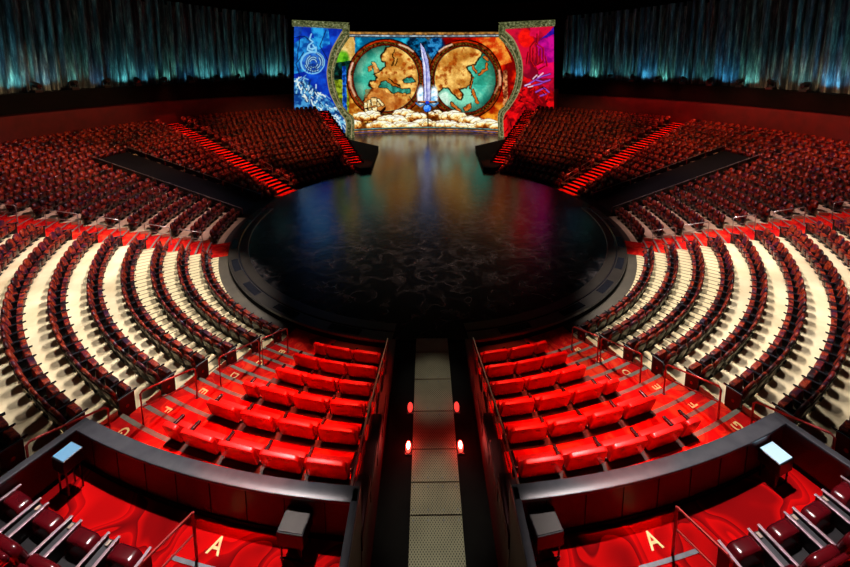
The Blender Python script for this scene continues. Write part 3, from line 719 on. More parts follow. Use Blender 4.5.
# ------------------------------------------------------------------ shell of the house
def cyl(mb, rad, t0, t1, z0, z1, mat, n=60, rad2=None):
    rad2 = rad2 or rad
    vv = []
    for i in range(n+1):
        t = t0+(t1-t0)*i/n; vv += [pol(rad, t, 1, z0), pol(rad2, t, 1, z1)]
    mb.add(vv, [(2*i, 2*i+1, 2*i+3, 2*i+2) for i in range(n)], mat)
def ledge_z(t): return 8.55+max(-.3, (math.degrees(abs(t))-91)/50.5*0.66)
for s, nm in ((-1, 'left'), (1, 'right')):
    mb = MB(); a0, a1 = s*R(40), s*R(143.2)
    cyl(mb, 29.4, a0, a1, 4.0, 7.3, 'darkwall'); struct(mb.build('wall_'+nm))
    mb = MB(); n_ = 60; vv = []
    for i in range(n_+1):
        t = a0+(a1-a0)*i/n_; zl = ledge_z(t); vv += [pol(29.4, t, 1, 7.2), pol(29.2, t, 1, 7.2), pol(29.2, t, 1, zl), pol(31.4, t, 1, zl)]
    mb.add(vv, [(4*i+j, 4*i+j+1, 4*i+5+j, 4*i+4+j) for i in range(n_) for j in range(3)], 'matte')
    struct(mb.build('ledge_'+nm))
    mb = MB(); cyl(mb, 30.6, a0, a1, 17.0, 21, 'matte'); cyl(mb, 32.2, a0, a1, 8, 21, 'matte'); struct(mb.build('wall_upper_'+nm))
    # curtain: long wavy cloth
    mb = MB(); N = 900; K = 7; vv = []
    for i in range(N+1):
        t = a0+(a1-a0)*i/N; u = i*0.23; zl = ledge_z(t)+.01; zz = [zl+(17.4-zl)*j/K for j in range(K+1)]
        for j, z in enumerate(zz):
            fold = 0.24*math.sin(u*2.1+1.6*math.sin(u*0.37)+0.05*j)+0.09*math.sin(u*4.7+1.3)+0.14*math.sin(u*0.61+j*0.12)
            vv.append(pol(30.45+fold*(0.7+0.04*j), t, 1, z))
    K1 = K+1
    mb.add(vv, [(i*K1+j, i*K1+j+1, (i+1)*K1+j+1, (i+1)*K1+j) for i in range(N) for j in range(K)], 'curtain')
    o = mb.build('curtain', smooth=True, angle=80); tag(o, 'long shimmering blue-green curtain lit from below, above the %s seats' % nm, 'curtain', 'shimmering curtains above the side seats')
mb = MB(); mb.add([pol(36, 2*math.pi*i/48, 1, 20.6) for i in range(48)], [tuple(range(48))], 'matte')
mb.add([(-36, 10, 20.6), (36, 10, 20.6), (36, 46, 20.6), (-36, 46, 20.6)], [(0, 1, 2, 3)], 'matte'); struct(mb.build('ceiling'))
mb = MB(); mb.quad((-34, 39, -1), (34, 39, -1), (34, 39, 20.6), (-34, 39, 20.6), 'matte')
struct(mb.build('wall_back'))
for s in (-1, 1):
    mb = MB(); p0 = pol(29.4, R(140), s); p1 = Vector((s*21.5, 39, 0))
    mb.box(min(s*21.2, s*26), max(s*21.2, s*26), 30.4, 31.0, 3.0, 20.6, 'matte'); struct(mb.build('wall_side_'+SIDE[s]))

# moving-head spotlights on the ledge
def moving_head(x, y, rz, tiltd, label):
    P = at_radius(x, y, 29.5); t = math.atan2(P.x, -P.y)
    g = empty('moving_head_light', pol(29.48, t, 1, ledge_z(t)), t); g.scale = (1.25, 1.25, 1.25)
    tag(g, label, 'spotlight', 'moving-head spotlights on the ledge under the curtains')
    b = MB(); b.box(-.22, .22, -.2, .2, 0, .16, 'black'); b.build('base', g, bevel=.02)
    b = MB(); b.box(-.25, -.20, -.06, .06, .14, .52, 'black'); b.box(.20, .25, -.06, .06, .14, .52, 'black'); b.box(-.25, .25, -.07, .07, .14, .19, 'black'); b.build('yoke', g, bevel=.012)
    T = Matrix.Translation((0, 0, .46)) @ Matrix.Rotation(R(tiltd), 4, 'X')
    b = MB(); prof = [(-.26, .12), (-.2, .17), (.05, .18), (.24, .15), (.27, .13)]; nn = 14; vv = []
    for yy, rr in prof:
        for i in range(nn): vv.append(T @ Vector((rr*math.cos(2*math.pi*i/nn), yy, rr*math.sin(2*math.pi*i/nn))))
    fs = [(a*nn+i, a*nn+(i+1) % nn, (a+1)*nn+(i+1) % nn, (a+1)*nn+i) for a in range(len(prof)-1) for i in range(nn)]+[tuple(range(nn)), tuple(4*nn+i for i in range(nn))]
    b.add(vv, fs, 'black'); hd = b.build('head', g, smooth=True)
    b = MB(); vv = [T @ Vector((.11*math.cos(2*math.pi*i/nn), .275, .11*math.sin(2*math.pi*i/nn))) for i in range(nn)]; b.add(vv, [tuple(range(nn))], 'arm'); b.build('lens', hd)
LX = [(36, 90), (73, 86), (105.6, 83), (136.6, 81), (163.4, 80), (190, 79), (216, 78), (238, 77), (260.7, 76), (280, 75)]
RX = [(567, 74), (587, 75), (610, 76), (633, 77), (658.7, 78), (684, 79), (711, 80), (740.6, 82), (771.6, 85), (806, 88)]
for j, (x, y) in enumerate(LX): moving_head(x, y, 0, (-20, 10, 25, -35, 0)[j % 5], 'black moving-head spotlight on the left ledge, %s from the left' % ORD[j+1])
for j, (x, y) in enumerate(RX): moving_head(x, y, 0, (15, -25, 0, 30, -10)[j % 5], 'black moving-head spotlight on the right ledge, %s from the screen' % ORD[j+1])

# ------------------------------------------------------------------ the projected screen at the back of the stage
SC_Y, SC_R = 8.5, 28.0
def on_screen(x, y, lift=0.0):
    d = pray(x, y); rad = SC_R-lift; ox, oy = CAMP.x, CAMP.y-SC_Y
    a = d.x**2+d.y**2; b = 2*(ox*d.x+oy*d.y); c = ox*ox+oy*oy-rad*rad
    return CAMP+d*((-b+math.sqrt(b*b-4*a*c))/(2*a))
def on_wing(s, x, y, lift=0.0):
    # vertical plane through (s*11.7,31.1) and (s*19.4,29.3)
    p0 = Vector((s*11.7, 31.1-lift, 0)); p1 = Vector((s*19.4, 29.3-lift, 0)); e = p1-p0; nrm = Vector((e.y, -e.x, 0))
    d = pray(x, y); return CAMP+d*((p0-CAMP).dot(nrm)/d.dot(nrm))
class Canvas:
    def __init__(c, x0, x1, y0, y1, k):
        c.k = k; nx, ny = int((x1-x0)*k)+1, int((y1-y0)*k)+1
        c.xs = np.linspace(x0, x1, nx); c.ys = np.linspace(y0, y1, ny)
        c.X, c.Y = np.meshgrid(c.xs, c.ys); c.C = np.zeros((ny, nx, 3)); c.wx = c.X.copy(); c.wy = c.Y.copy()
    def fbm(c, scale, seed, octv=4):
        g = np.random.default_rng(seed); out = 0; amp = 1; tot = 0
        for o_ in range(octv):
            f = scale*2**o_; T = g.random((64, 64)); fx, fy = c.X*f, c.Y*f
            ix, iy = np.floor(fx).astype(int), np.floor(fy).astype(int); u, v = fx-ix, fy-iy; u = u*u*(3-2*u); v = v*v*(3-2*v)
            q = lambda a, b: T[b % 64, a % 64]
            out = out+amp*((q(ix, iy)*(1-u)+q(ix+1, iy)*u)*(1-v)+(q(ix, iy+1)*(1-u)+q(ix+1, iy+1)*u)*v); tot += amp; amp *= .55
        return out/tot
    def warp(c, amt, scale=.35, seed=3):
        c.wx = c.X+(c.fbm(scale, seed)-.5)*amt; c.wy = c.Y+(c.fbm(scale, seed+1)-.5)*amt
    def poly(c, pts):
        m = np.zeros(c.X.shape, bool); n = len(pts)
        for i in range(n):
            (xa, ya), (xb, yb) = pts[i], pts[(i+1) % n]
            if ya == yb: continue
            cr = ((ya > c.wy) != (yb > c.wy)) & (c.wx < (xb-xa)*(c.wy-ya)/(yb-ya)+xa); m ^= cr
        return m.astype(float)
    def dist(c, pts, closed=False):
        D = np.full(c.X.shape, 1e9); P = list(pts)+([pts[0]] if closed else [])
        for (xa, ya), (xb, yb) in zip(P, P[1:]):
            dx, dy = xb-xa, yb-ya; L = dx*dx+dy*dy+1e-9; t = np.clip(((c.wx-xa)*dx+(c.wy-ya)*dy)/L, 0, 1)
            D = np.minimum(D, np.hypot(c.wx-xa-t*dx, c.wy-ya-t*dy))
        return D
    def stroke(c, pts, w_, colr, a=1.0, closed=False, soft=.35):
        c.over(np.clip((w_/2-c.dist(pts, closed))/soft+.5, 0, 1)*a, colr)
    def ell(c, cx, cy, rx, ry, soft=.5):
        d = (1-np.hypot((c.wx-cx)/rx, (c.wy-cy)/ry))*min(rx, ry); return np.clip(d/soft+.5, 0, 1)
    def over(c, m, colr, noise=0.0, seed=11, scale=.5):
        colr = np.array(colr, float)[None, None, :]*np.ones(c.C.shape)
        if noise: colr = colr*(1+noise*2*(c.fbm(scale, seed)[..., None]-.5)*1.6)
        m = m[..., None]; c.C = c.C*(1-m)+colr*m
    def two(c, m, ca, cb, seed, scale, lo=.35, hi=.65):
        f = np.clip((c.fbm(scale, seed)-lo)/(hi-lo), 0, 1)[..., None]
        colr = np.array(ca, float)*(1-f)+np.array(cb, float)*f; m = m[..., None]; c.C = c.C*(1-m)+colr*m
    def mesh(c, name, fn, mat, keep=None):
        ny, nx = c.X.shape; co = np.array([fn(x, y) for y in c.ys for x in c.xs], float)
        me = bpy.data.meshes.new(name); idx = np.arange(nx*ny).reshape(ny, nx)
        q = np.stack([idx[:-1, :-1], idx[1:, :-1], idx[1:, 1:], idx[:-1, 1:]], -1).reshape(-1, 4)
        if keep is not None:
            kk = keep[:-1, :-1].reshape(-1) > .5; q = q[kk]
        me.vertices.add(len(co)); me.vertices.foreach_set('co', co.ravel()); me.loops.add(q.size); me.loops.foreach_set('vertex_index', q.ravel().astype(np.int32))
        me.polygons.add(len(q)); me.polygons.foreach_set('loop_start', (np.arange(len(q))*4).astype(np.int32)); me.polygons.foreach_set('loop_total', np.full(len(q), 4, np.int32))
        me.update(calc_edges=True)
        at = me.color_attributes.new('picture', 'FLOAT_COLOR', 'POINT')
        s8 = np.clip(c.C, 0, 255)/255; lin = np.where(s8 <= .04045, s8/12.92, ((s8+.055)/1.055)**2.4)
        at.data.foreach_set('color', np.concatenate([lin.reshape(-1, 3), np.ones((nx*ny, 1))], 1).ravel())
        me.materials.append(mat); return me
def pic_mat(strength):
    m, nt, b = base_mat('screen_picture', (0.01, 0.01, 0.01, 1), 0.6)
    a = nd(nt, 'ShaderNodeAttribute'); a.attribute_name = 'picture'
    nt.links.new(a.outputs['Color'], b.inputs['Emission Color']); b.inputs['Emission Strength'].default_value = strength
    return m
PIC = pic_mat(1.05)

def px(o, sc, pts): return [(o[0]+a/sc, o[1]+b/sc) for a, b in pts]
c3 = lambda p: px((340, 25), 9.444, p); c4 = lambda p: px((340, 75), 8.72, p)
c5 = lambda p: px((420, 25), 9.444, p); c6 = lambda p: px((420, 75), 8.72, p)
# --- central picture: two old map globes, a sabre between them, a little ship and clouds
k = Canvas(329, 525, 30, 137.5, 3)
full = np.ones(k.X.shape); k.warp(1.6, .3)
k.two(full, (70, 40, 18), (150, 84, 30), 1, .12)
k.two(k.poly([(325, 28), (350, 28), (358, 50), (346, 66), (325, 70)]), (190, 150, 80), (230, 205, 140), 2, .1)
k.two(k.ell(342, 58, 7, 7, 3), (60, 130, 30), (120, 190, 50), 4, .2)
k.two(k.poly([(355, 30), (425, 30), (425, 60), (355, 60)]), (12, 92, 130), (52, 176, 205), 5, .12)
k.two(k.ell(418, 46, 12, 12, 3), (8, 40, 60), (30, 110, 150), 6, .35)
k.two(k.poly([(329, 64), (352, 60), (352, 84), (329, 84)]), (8, 28, 26), (28, 80, 70), 7, .3)
k.two(k.poly([(329, 80), (346, 80), (352, 120), (329, 120)]), (70, 82, 16), (150, 170, 50), 8, .3)
k.two(k.poly([(342, 66), (346, 66), (347, 118), (343, 118)]), (14, 50, 120), (50, 120, 210), 9, .5)
k.two(k.poly([(350, 98), (372, 104), (372, 122), (348, 122)]), (150, 80, 24), (220, 170, 80), 10, .2)
k.two(k.poly([(428, 28), (530, 28), (530, 135), (488, 135)]), (120, 8, 8), (214, 52, 22), 12, .12)
k.two(k.poly([(474, 34), (500, 34), (512, 62), (500, 66), (486, 48)]), (190, 60, 26), (226, 150, 66), 13, .16)
k.two(k.ell(436, 48, 9, 13, 3), (10, 50, 90), (60, 140, 190), 14, .35)
k.two(k.poly([(478, 112), (502, 96), (512, 110), (500, 128), (478, 128)]), (150, 40, 16), (224, 150, 50), 15, .12)
k.two(k.poly([(503, 70), (507, 70), (508, 102), (503, 106)]), (90, 40, 26), (214, 150, 100), 16, .5)
for (gx, gy, rx, ry) in ((386, 78.5, 38.5, 39), (465, 79.5, 36.8, 39)):
    k.warp(0.5, .5)
    k.over(k.ell(gx, gy, rx+1, ry+1), (24, 10, 6)); k.two(k.ell(gx, gy, rx, ry), (90, 30, 12), (150, 70, 34), 21, .5)
    k.two(k.ell(gx, gy, rx-2.2, ry-2.2), (40, 24, 12), (120, 92, 44), 22, .9)
    k.two(k.ell(gx, gy, rx-4.3, ry-4.3), (120, 44, 20), (80, 26, 12), 23, .6)
    k.over(k.ell(gx, gy, rx-5.8, ry-5.8), (26, 26, 18))
    k.two(k.ell(gx, gy, rx-6.4, ry-6.4), (70, 170, 148), (134, 208, 178), 24, .1)
# highlights on the rims
k.stroke(c3([(85, 520), (92, 440), (120, 360)]), 2.0, (226, 190, 170), .9, soft=1); k.stroke(c4([(90, 10), (95, 100), (130, 180)]), 2.2, (226, 180, 150), .8, soft=1.2)
k.stroke(c3([(560, 185), (640, 215), (690, 250)]), 1.8, (220, 196, 170), .9, soft=1); k.stroke(c5([(180, 250), (230, 210), (300, 185)]), 1.8, (220, 196, 170), .9, soft=1)
k.stroke(c5([(745, 430), (760, 500), (755, 567)]), 2.0, (230, 180, 150), .85, soft=1.2); k.stroke(c6([(690, 0), (690, 80), (650, 160)]), 1.6, (214, 150, 120), .7, soft=1.2)
k.stroke(c3([(250, 200), (340, 158), (430, 145), (520, 160)]), .9, (214, 60, 20), .8); k.stroke(c5([(300, 165), (430, 152), (540, 175)]), .9, (214, 50, 20), .8)
for (gx, gy, rx, ry) in ((386, 78.5, 32, 32.5), (465, 79.5, 30.3, 32.5)):
    rr_ = np.hypot((k.X-gx)/rx, (k.Y-gy)/ry); k.C *= (1-.45*np.clip((rr_-.72)/.28, 0, 1)*(rr_ < 1))[..., None]
# left map
inL = k.ell(386, 78.5, 32, 32.5); inR = k.ell(465, 79.5, 30.3, 32.5)
k.warp(2.6, .45, 31)
landL = c3([(440, 210), (415, 255), (385, 290), (392, 335), (425, 350), (430, 390), (405, 405), (370, 440), (320, 462), (350, 500), (335, 520), (280, 530), (275, 565)])+c4([(255, 60), (260, 100), (285, 122), (250, 160), (235, 190), (200, 225), (215, 330), (500, 420), (760, 330)])+[(430, 50), (412, 40)]
mL = k.poly(landL)*inL; edge = (np.clip(1.2-k.dist(landL, True), 0, 1))*inL
def land(m, ed, seed):
    k.two(m, (176, 118, 52), (236, 196, 116), seed, .11, .3, .7); k.two(m*np.clip((k.fbm(.22, seed+5)-.52)*5, 0, 1), (140, 66, 26), (176, 96, 36), seed+1, .3)
    k.over(ed, (40, 22, 8))
land(mL, edge, 41)
for pl in (c3([(300, 350), (330, 350), (372, 440), (330, 452), (310, 390)]), c3([(265, 400), (300, 388), (300, 430), (268, 432)])):
    k.over(np.clip(1.0-k.dist(pl, True), 0, 1)*inL, (40, 22, 8)); k.two(k.poly(pl)*inL, (170, 110, 54), (220, 176, 110), 44, .3)
for pl in (c4([(340, 103), (362, 62), (392, 52), (430, 76), (470, 105), (520, 110), (540, 125), (612, 122), (608, 156), (560, 156), (500, 147), (470, 162), (432, 132), (418, 112)]), c4([(555, 42), (588, 26), (608, 36), (622, 18), (652, 52), (610, 66), (560, 62)])):
    k.over(np.clip(1.3-k.dist(pl, True), 0, 1)*inL, (36, 20, 8)); k.two(k.poly(pl)*inL, (40, 110, 96), (80, 160, 140), 46, .3)
for pl in (c3([(515, 240), (490, 290), (512, 330), (490, 390)]), c3([(545, 325), (520, 380)]), c4([(430, 30), (480, 75), (520, 95)]), c4([(610, 190), (640, 235)])): k.stroke(pl, 1.2, (50, 30, 12), .9)
k.two(k.poly(c4([(215, 130), (330, 110), (520, 200), (600, 240), (500, 300), (220, 330)]))*inL*.55, (150, 70, 30), (190, 120, 60), 48, .25)
# right map
landR = c5([(590, 235), (578, 290), (540, 340), (520, 375), (440, 398), (462, 440), (486, 470), (490, 530)])+c6([(446, 20), (440, 80), (400, 115), (345, 120), (376, 170), (362, 216), (330, 205), (290, 165), (240, 115), (200, 115), (150, 165), (110, 190)])+[(426, 92), (428, 60), (445, 42), (466, 40)]
land(k.poly(landR)*inR, np.clip(1.2-k.dist(landR, True), 0, 1)*inR, 51)
k.two(k.ell(445, 99, 7, 8, 3)*inR*.8, (170, 220, 190), (226, 244, 226), 53, .2)
k.two(k.poly(c5([(600, 270), (690, 330), (720, 567), (500, 567), (530, 400)]))*inR*.35, (20, 90, 70), (60, 160, 130), 54, .15)
for pl, w_ in ((c5([(612, 305), (640, 332)]), 2.2), (c5([(628, 370), (628, 420), (600, 435), (560, 465)]), 2.2), (c5([(500, 390), (530, 440)]), 2), (c6([(460, 140), (472, 180), (500, 240)]), 2.6), (c6([(275, 250), (350, 320)]), 2.6), (c6([(440, 120), (460, 20)]), .8)):
    k.stroke(pl, w_+1.3, (36, 20, 8), inR); k.stroke(pl, w_, (190, 110, 50), inR)
pl = c6([(375, 290), (440, 248), (445, 290), (392, 318)]); k.over(np.clip(1.1-k.dist(pl, True), 0, 1)*inR, (36, 20, 8)); k.two(k.poly(pl), (150, 80, 34), (200, 120, 60), 55, .3)
k.warp(.6, .5)
# ship
k.over(k.poly(c4([(215, 300), (320, 380), (400, 300), (400, 270), (330, 330), (220, 285)])), (40, 22, 10))
for pl in ([(212, 245), (232, 235), (236, 285), (214, 290)], [(238, 225), (262, 218), (268, 278), (244, 286)], [(270, 200), (318, 198), (322, 260), (280, 268)], [(248, 292), (272, 286), (278, 325), (256, 318)], [(284, 288), (320, 280), (322, 330), (290, 328)], [(322, 210), (338, 208), (388, 262), (370, 270)], [(318, 240), (336, 236), (350, 270), (330, 276)], [(216, 300), (236, 300), (238, 328), (222, 322)]):
    q = c4(pl); k.stroke(q, 1.1, (30, 16, 8), 1, True); k.two(k.poly(q), (196, 160, 96), (244, 228, 180), 61, .5)
# clouds: billows that are cream on top and brown underneath
g = np.random.default_rng(17); puffs = []
for (cx, cy, rx, ry) in ((404, 113, 10, 4.5), (436, 114, 7, 4), (452, 117, 13, 6.5), (361, 117, 8, 4.6), (372, 116, 9, 5), (392, 121, 15, 6.5), (416, 118, 11, 5.5), (470, 121, 12, 5), (488, 124, 13, 4.6), (352, 125, 10, 5), (380, 126, 14, 5), (404, 126, 15, 4.6), (424, 124, 12, 5), (446, 125, 14, 5), (464, 127, 13, 4), (500, 127, 12, 4)):
    puffs.append((cy+ry*.6, cx, cy, rx, ry))
    for _ in range(3):
        f_ = .35+.3*g.random(); ox = (g.random()-.5)*1.5*rx; puffs.append((cy+ry*.6+.3, cx+ox, cy-ry*.3+abs(ox)/rx*ry*.6+g.random()*1.5, rx*f_, ry*(f_+.15)))
for j, (_, cx, cy, rx, ry) in enumerate(sorted(puffs)):
    k.warp(3.2, .28, 70+j); m_ = k.ell(cx, cy, rx, ry, .7)
    vv_ = np.clip((k.wy-cy)/ry*.62+.42+(k.fbm(.4, 200+j)-.5)*.9, 0, 1)[..., None]
    stops = [np.array(q_, float) for q_ in ((255, 250, 222), (244, 222, 160), (196, 128, 56), (96, 36, 12))]
    x_ = vv_*3; colr = np.where(x_ < 1, stops[0]*(1-x_)+stops[1]*x_, np.where(x_ < 2, stops[1]*(2-x_)+stops[2]*(x_-1), stops[2]*(3-x_)+stops[3]*(x_-2)))
    k.over(k.ell(cx, cy, rx+.35, ry+.35, .5)*.7, (70, 30, 10)); mm = m_[..., None]; k.C = k.C*(1-mm)+colr*mm
k.warp(.5, .5)
# sabre
k.two(k.ell(421, 96, 4, 10, 2), (120, 180, 220), (240, 250, 255), 101, .4); k.two(k.ell(434, 96, 4, 10, 2), (120, 180, 220), (240, 250, 255), 102, .4)
bl = [(420.3, 43), (424.6, 49), (428, 60), (430, 76), (430.5, 101), (423.8, 101), (424, 86), (423.4, 70), (421.6, 55)]
k.stroke(bl, 1.3, (36, 34, 60), 1, True); k.two(k.poly(bl), (150, 154, 206), (196, 198, 226), 103, .3); k.stroke([(423, 52), (426, 66), (427.2, 100)], .8, (90, 92, 150), .9); k.stroke([(421.6, 50), (425, 68), (425.6, 98)], .7, (232, 232, 248), .9)
k.stroke([(419, 102), (436, 102)], 2.2, (60, 36, 16)); k.stroke([(421, 101.6), (434, 101.6)], 1.0, (210, 130, 50)); k.over(k.ell(427.3, 102.5, 2, 1.6), (40, 70, 200))
k.stroke([(416, 103), (420, 106), (424, 104)], 1.4, (70, 130, 180)); k.stroke([(438, 103), (434, 106), (430, 104)], 1.4, (70, 130, 180))
k.over(k.ell(427.2, 108.2, 4.4, 4.2), (24, 40, 90)); k.two(k.ell(427.2, 108.2, 3.7, 3.5), (40, 110, 220), (120, 180, 250), 104, .6)
k.stroke([(427.6, 112), (428, 120), (428, 130)], 1.2, (60, 44, 22)); k.stroke([(419, 113), (424, 110)], 1.0, (90, 60, 26)); k.stroke([(436, 113), (431, 110)], 1.0, (90, 60, 26))
k.C = np.clip((k.C/255-.5)*1.18+.485, 0, 1)*255*(.86+.28*k.fbm(.9, 400))[..., None]
# painted border bands: cornice and plinth
yt = 31.9-.6*((k.X-427)/77)**2; yb = 132.0+2.7*((k.X-427)/75)**2; k.warp(0, .3)
def band(m, colr, seed, n_=.5): k.over(np.clip(m, 0, 1), colr, n_, seed, .35)
sm = lambda a, b, V: np.clip((V-a)/.4+.5, 0, 1)*np.clip((b-V)/.4+.5, 0, 1)
V = k.Y-yt
band(sm(-4, 2.9, V), (150, 104, 46), 111); band(sm(-.2, .6, V), (70, 44, 18), 112); band(sm(2.7, 3.6, V), (24, 30, 46), 113); band(sm(3.5, 4.9, V), (150, 166, 176), 114); band(sm(4.8, 5.8, V), (40, 40, 40), 115, .3)
V = k.Y-yb
band(sm(-5.2, -4.2, V), (70, 120, 120), 116); band(sm(-4.3, -3.2, V), (50, 34, 20), 117); band(sm(-3.3, -2.2, V), (170, 104, 44), 118); band(sm(-2.3, -1.3, V), (34, 50, 110), 119); band(sm(-1.4, .2, V), (120, 80, 34), 120); band(sm(.1, 9, V), (10, 9, 8), 121, .2)
k.C[k.Y < yt-.1] = 0
keep = ((k.Y >= yt) & (k.Y <= yb+.4)).astype(float)
scr = link('projection_screen', k.mesh('projection_screen', lambda x, y: on_screen(x, y), PIC, keep))
scr.name = 'video_screen'; tag(scr, 'huge curved lit screen with two antique map globes, a sabre and clouds behind the stage', 'screen')
fb = MB()
for z0, z1 in ((-.02, .25),):
    N = 30
    for i in range(N):
        a, b_ = R(-26+52*i/N), R(-26+52*(i+1)/N)
        q = lambda a_, r_, z_: (r_*math.sin(a_), SC_Y+r_*math.cos(a_), z_)
        fb.quad(q(a, 27.7, z0), q(b_, 27.7, z0), q(b_, 27.7, z1), q(a, 27.7, z1), 'black'); fb.quad(q(a, 27.7, z1), q(b_, 27.7, z1), q(b_, 28.05, z1), q(a, 28.05, z1), 'black')
bx = MB(); N = 30
for i in range(N):
    a, b_ = R(-33+66*i/N), R(-33+66*(i+1)/N)
    bx.quad(q(a, 28.15, -.02), q(b_, 28.15, -.02), q(b_, 28.15, 16.45), q(a, 28.15, 16.45), 'matte'); bx.quad(q(a, 28.02, 16.45), q(b_, 28.02, 16.45), q(b_, 28.6, 16.45), q(a, 28.6, 16.45), 'matte')
bx.build('backing', scr)

# --- side pictures
def frame_paths(s):
    oL = [(342, 31.5), (331.5, 50), (327.6, 66), (327, 76), (329.4, 91), (334.3, 102.5), (341, 114), (345.8, 122), (344.8, 137.8)]
    iL = [(349.6, 37.5), (341.2, 50), (335.8, 64), (334, 76), (336.4, 90), (341.5, 103.5), (348.5, 112.5), (354, 118.8), (354.4, 137.8)]
    if s < 0: return oL, iL
    m_ = lambda p: [(853.6-x*1.0+(0 if True else 0), y+.4) for x, y in p]
    oR = [(505.5, 31.5), (514, 40), (520.5, 55), (522.6, 68), (521.5, 84), (517, 96), (510, 107), (503.5, 117), (504, 136.5)]
    iR = [(499, 38), (507, 47), (513.4, 58), (516, 70), (514.6, 84), (510.6, 95), (504, 106), (498, 113.5), (498.4, 136.5)]
    return oR, iR
def smooth_path(p, n=6):
    out = []
    for i in range(len(p)-1):
        p0, p1, p2, p3 = p[max(i-1, 0)], p[i], p[i+1], p[min(i+2, len(p)-1)]
        for j in range(n):
            t = j/n; out.append(tuple(.5*((2*b)+(-a+c)*t+(2*a-5*b+4*c-d)*t*t+(-a+3*b-3*c+d)*t**3) for a, b, c, d in zip(p0, p1, p2, p3)))
    return out+[p[-1]]
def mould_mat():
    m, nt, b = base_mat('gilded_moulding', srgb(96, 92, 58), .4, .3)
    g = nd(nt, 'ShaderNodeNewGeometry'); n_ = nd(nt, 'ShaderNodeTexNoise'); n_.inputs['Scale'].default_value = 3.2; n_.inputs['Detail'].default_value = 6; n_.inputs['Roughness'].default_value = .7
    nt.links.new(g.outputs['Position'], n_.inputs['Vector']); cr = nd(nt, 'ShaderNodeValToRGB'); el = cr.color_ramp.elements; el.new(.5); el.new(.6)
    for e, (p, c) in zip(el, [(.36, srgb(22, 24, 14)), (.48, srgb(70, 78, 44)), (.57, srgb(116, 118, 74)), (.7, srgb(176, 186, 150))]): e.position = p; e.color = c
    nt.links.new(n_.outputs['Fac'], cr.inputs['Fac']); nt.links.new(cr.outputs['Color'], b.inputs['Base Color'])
    nt.links.new(cr.outputs['Color'], b.inputs['Emission Color']); b.inputs['Emission Strength'].default_value = .85  # own glow stands in for light projected on the moulding
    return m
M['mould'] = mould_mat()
M['edgeglow'] = emit_mat('edge_highlight', srgb(190, 170, 120), .55)  # self-lit gold for strips added as highlight lines on the moulding
M['pilaster'] = noise_mat('stone_pilaster', [(.3, srgb(60, 62, 40)), (.7, srgb(110, 112, 80))], 1.2, rough=.6)
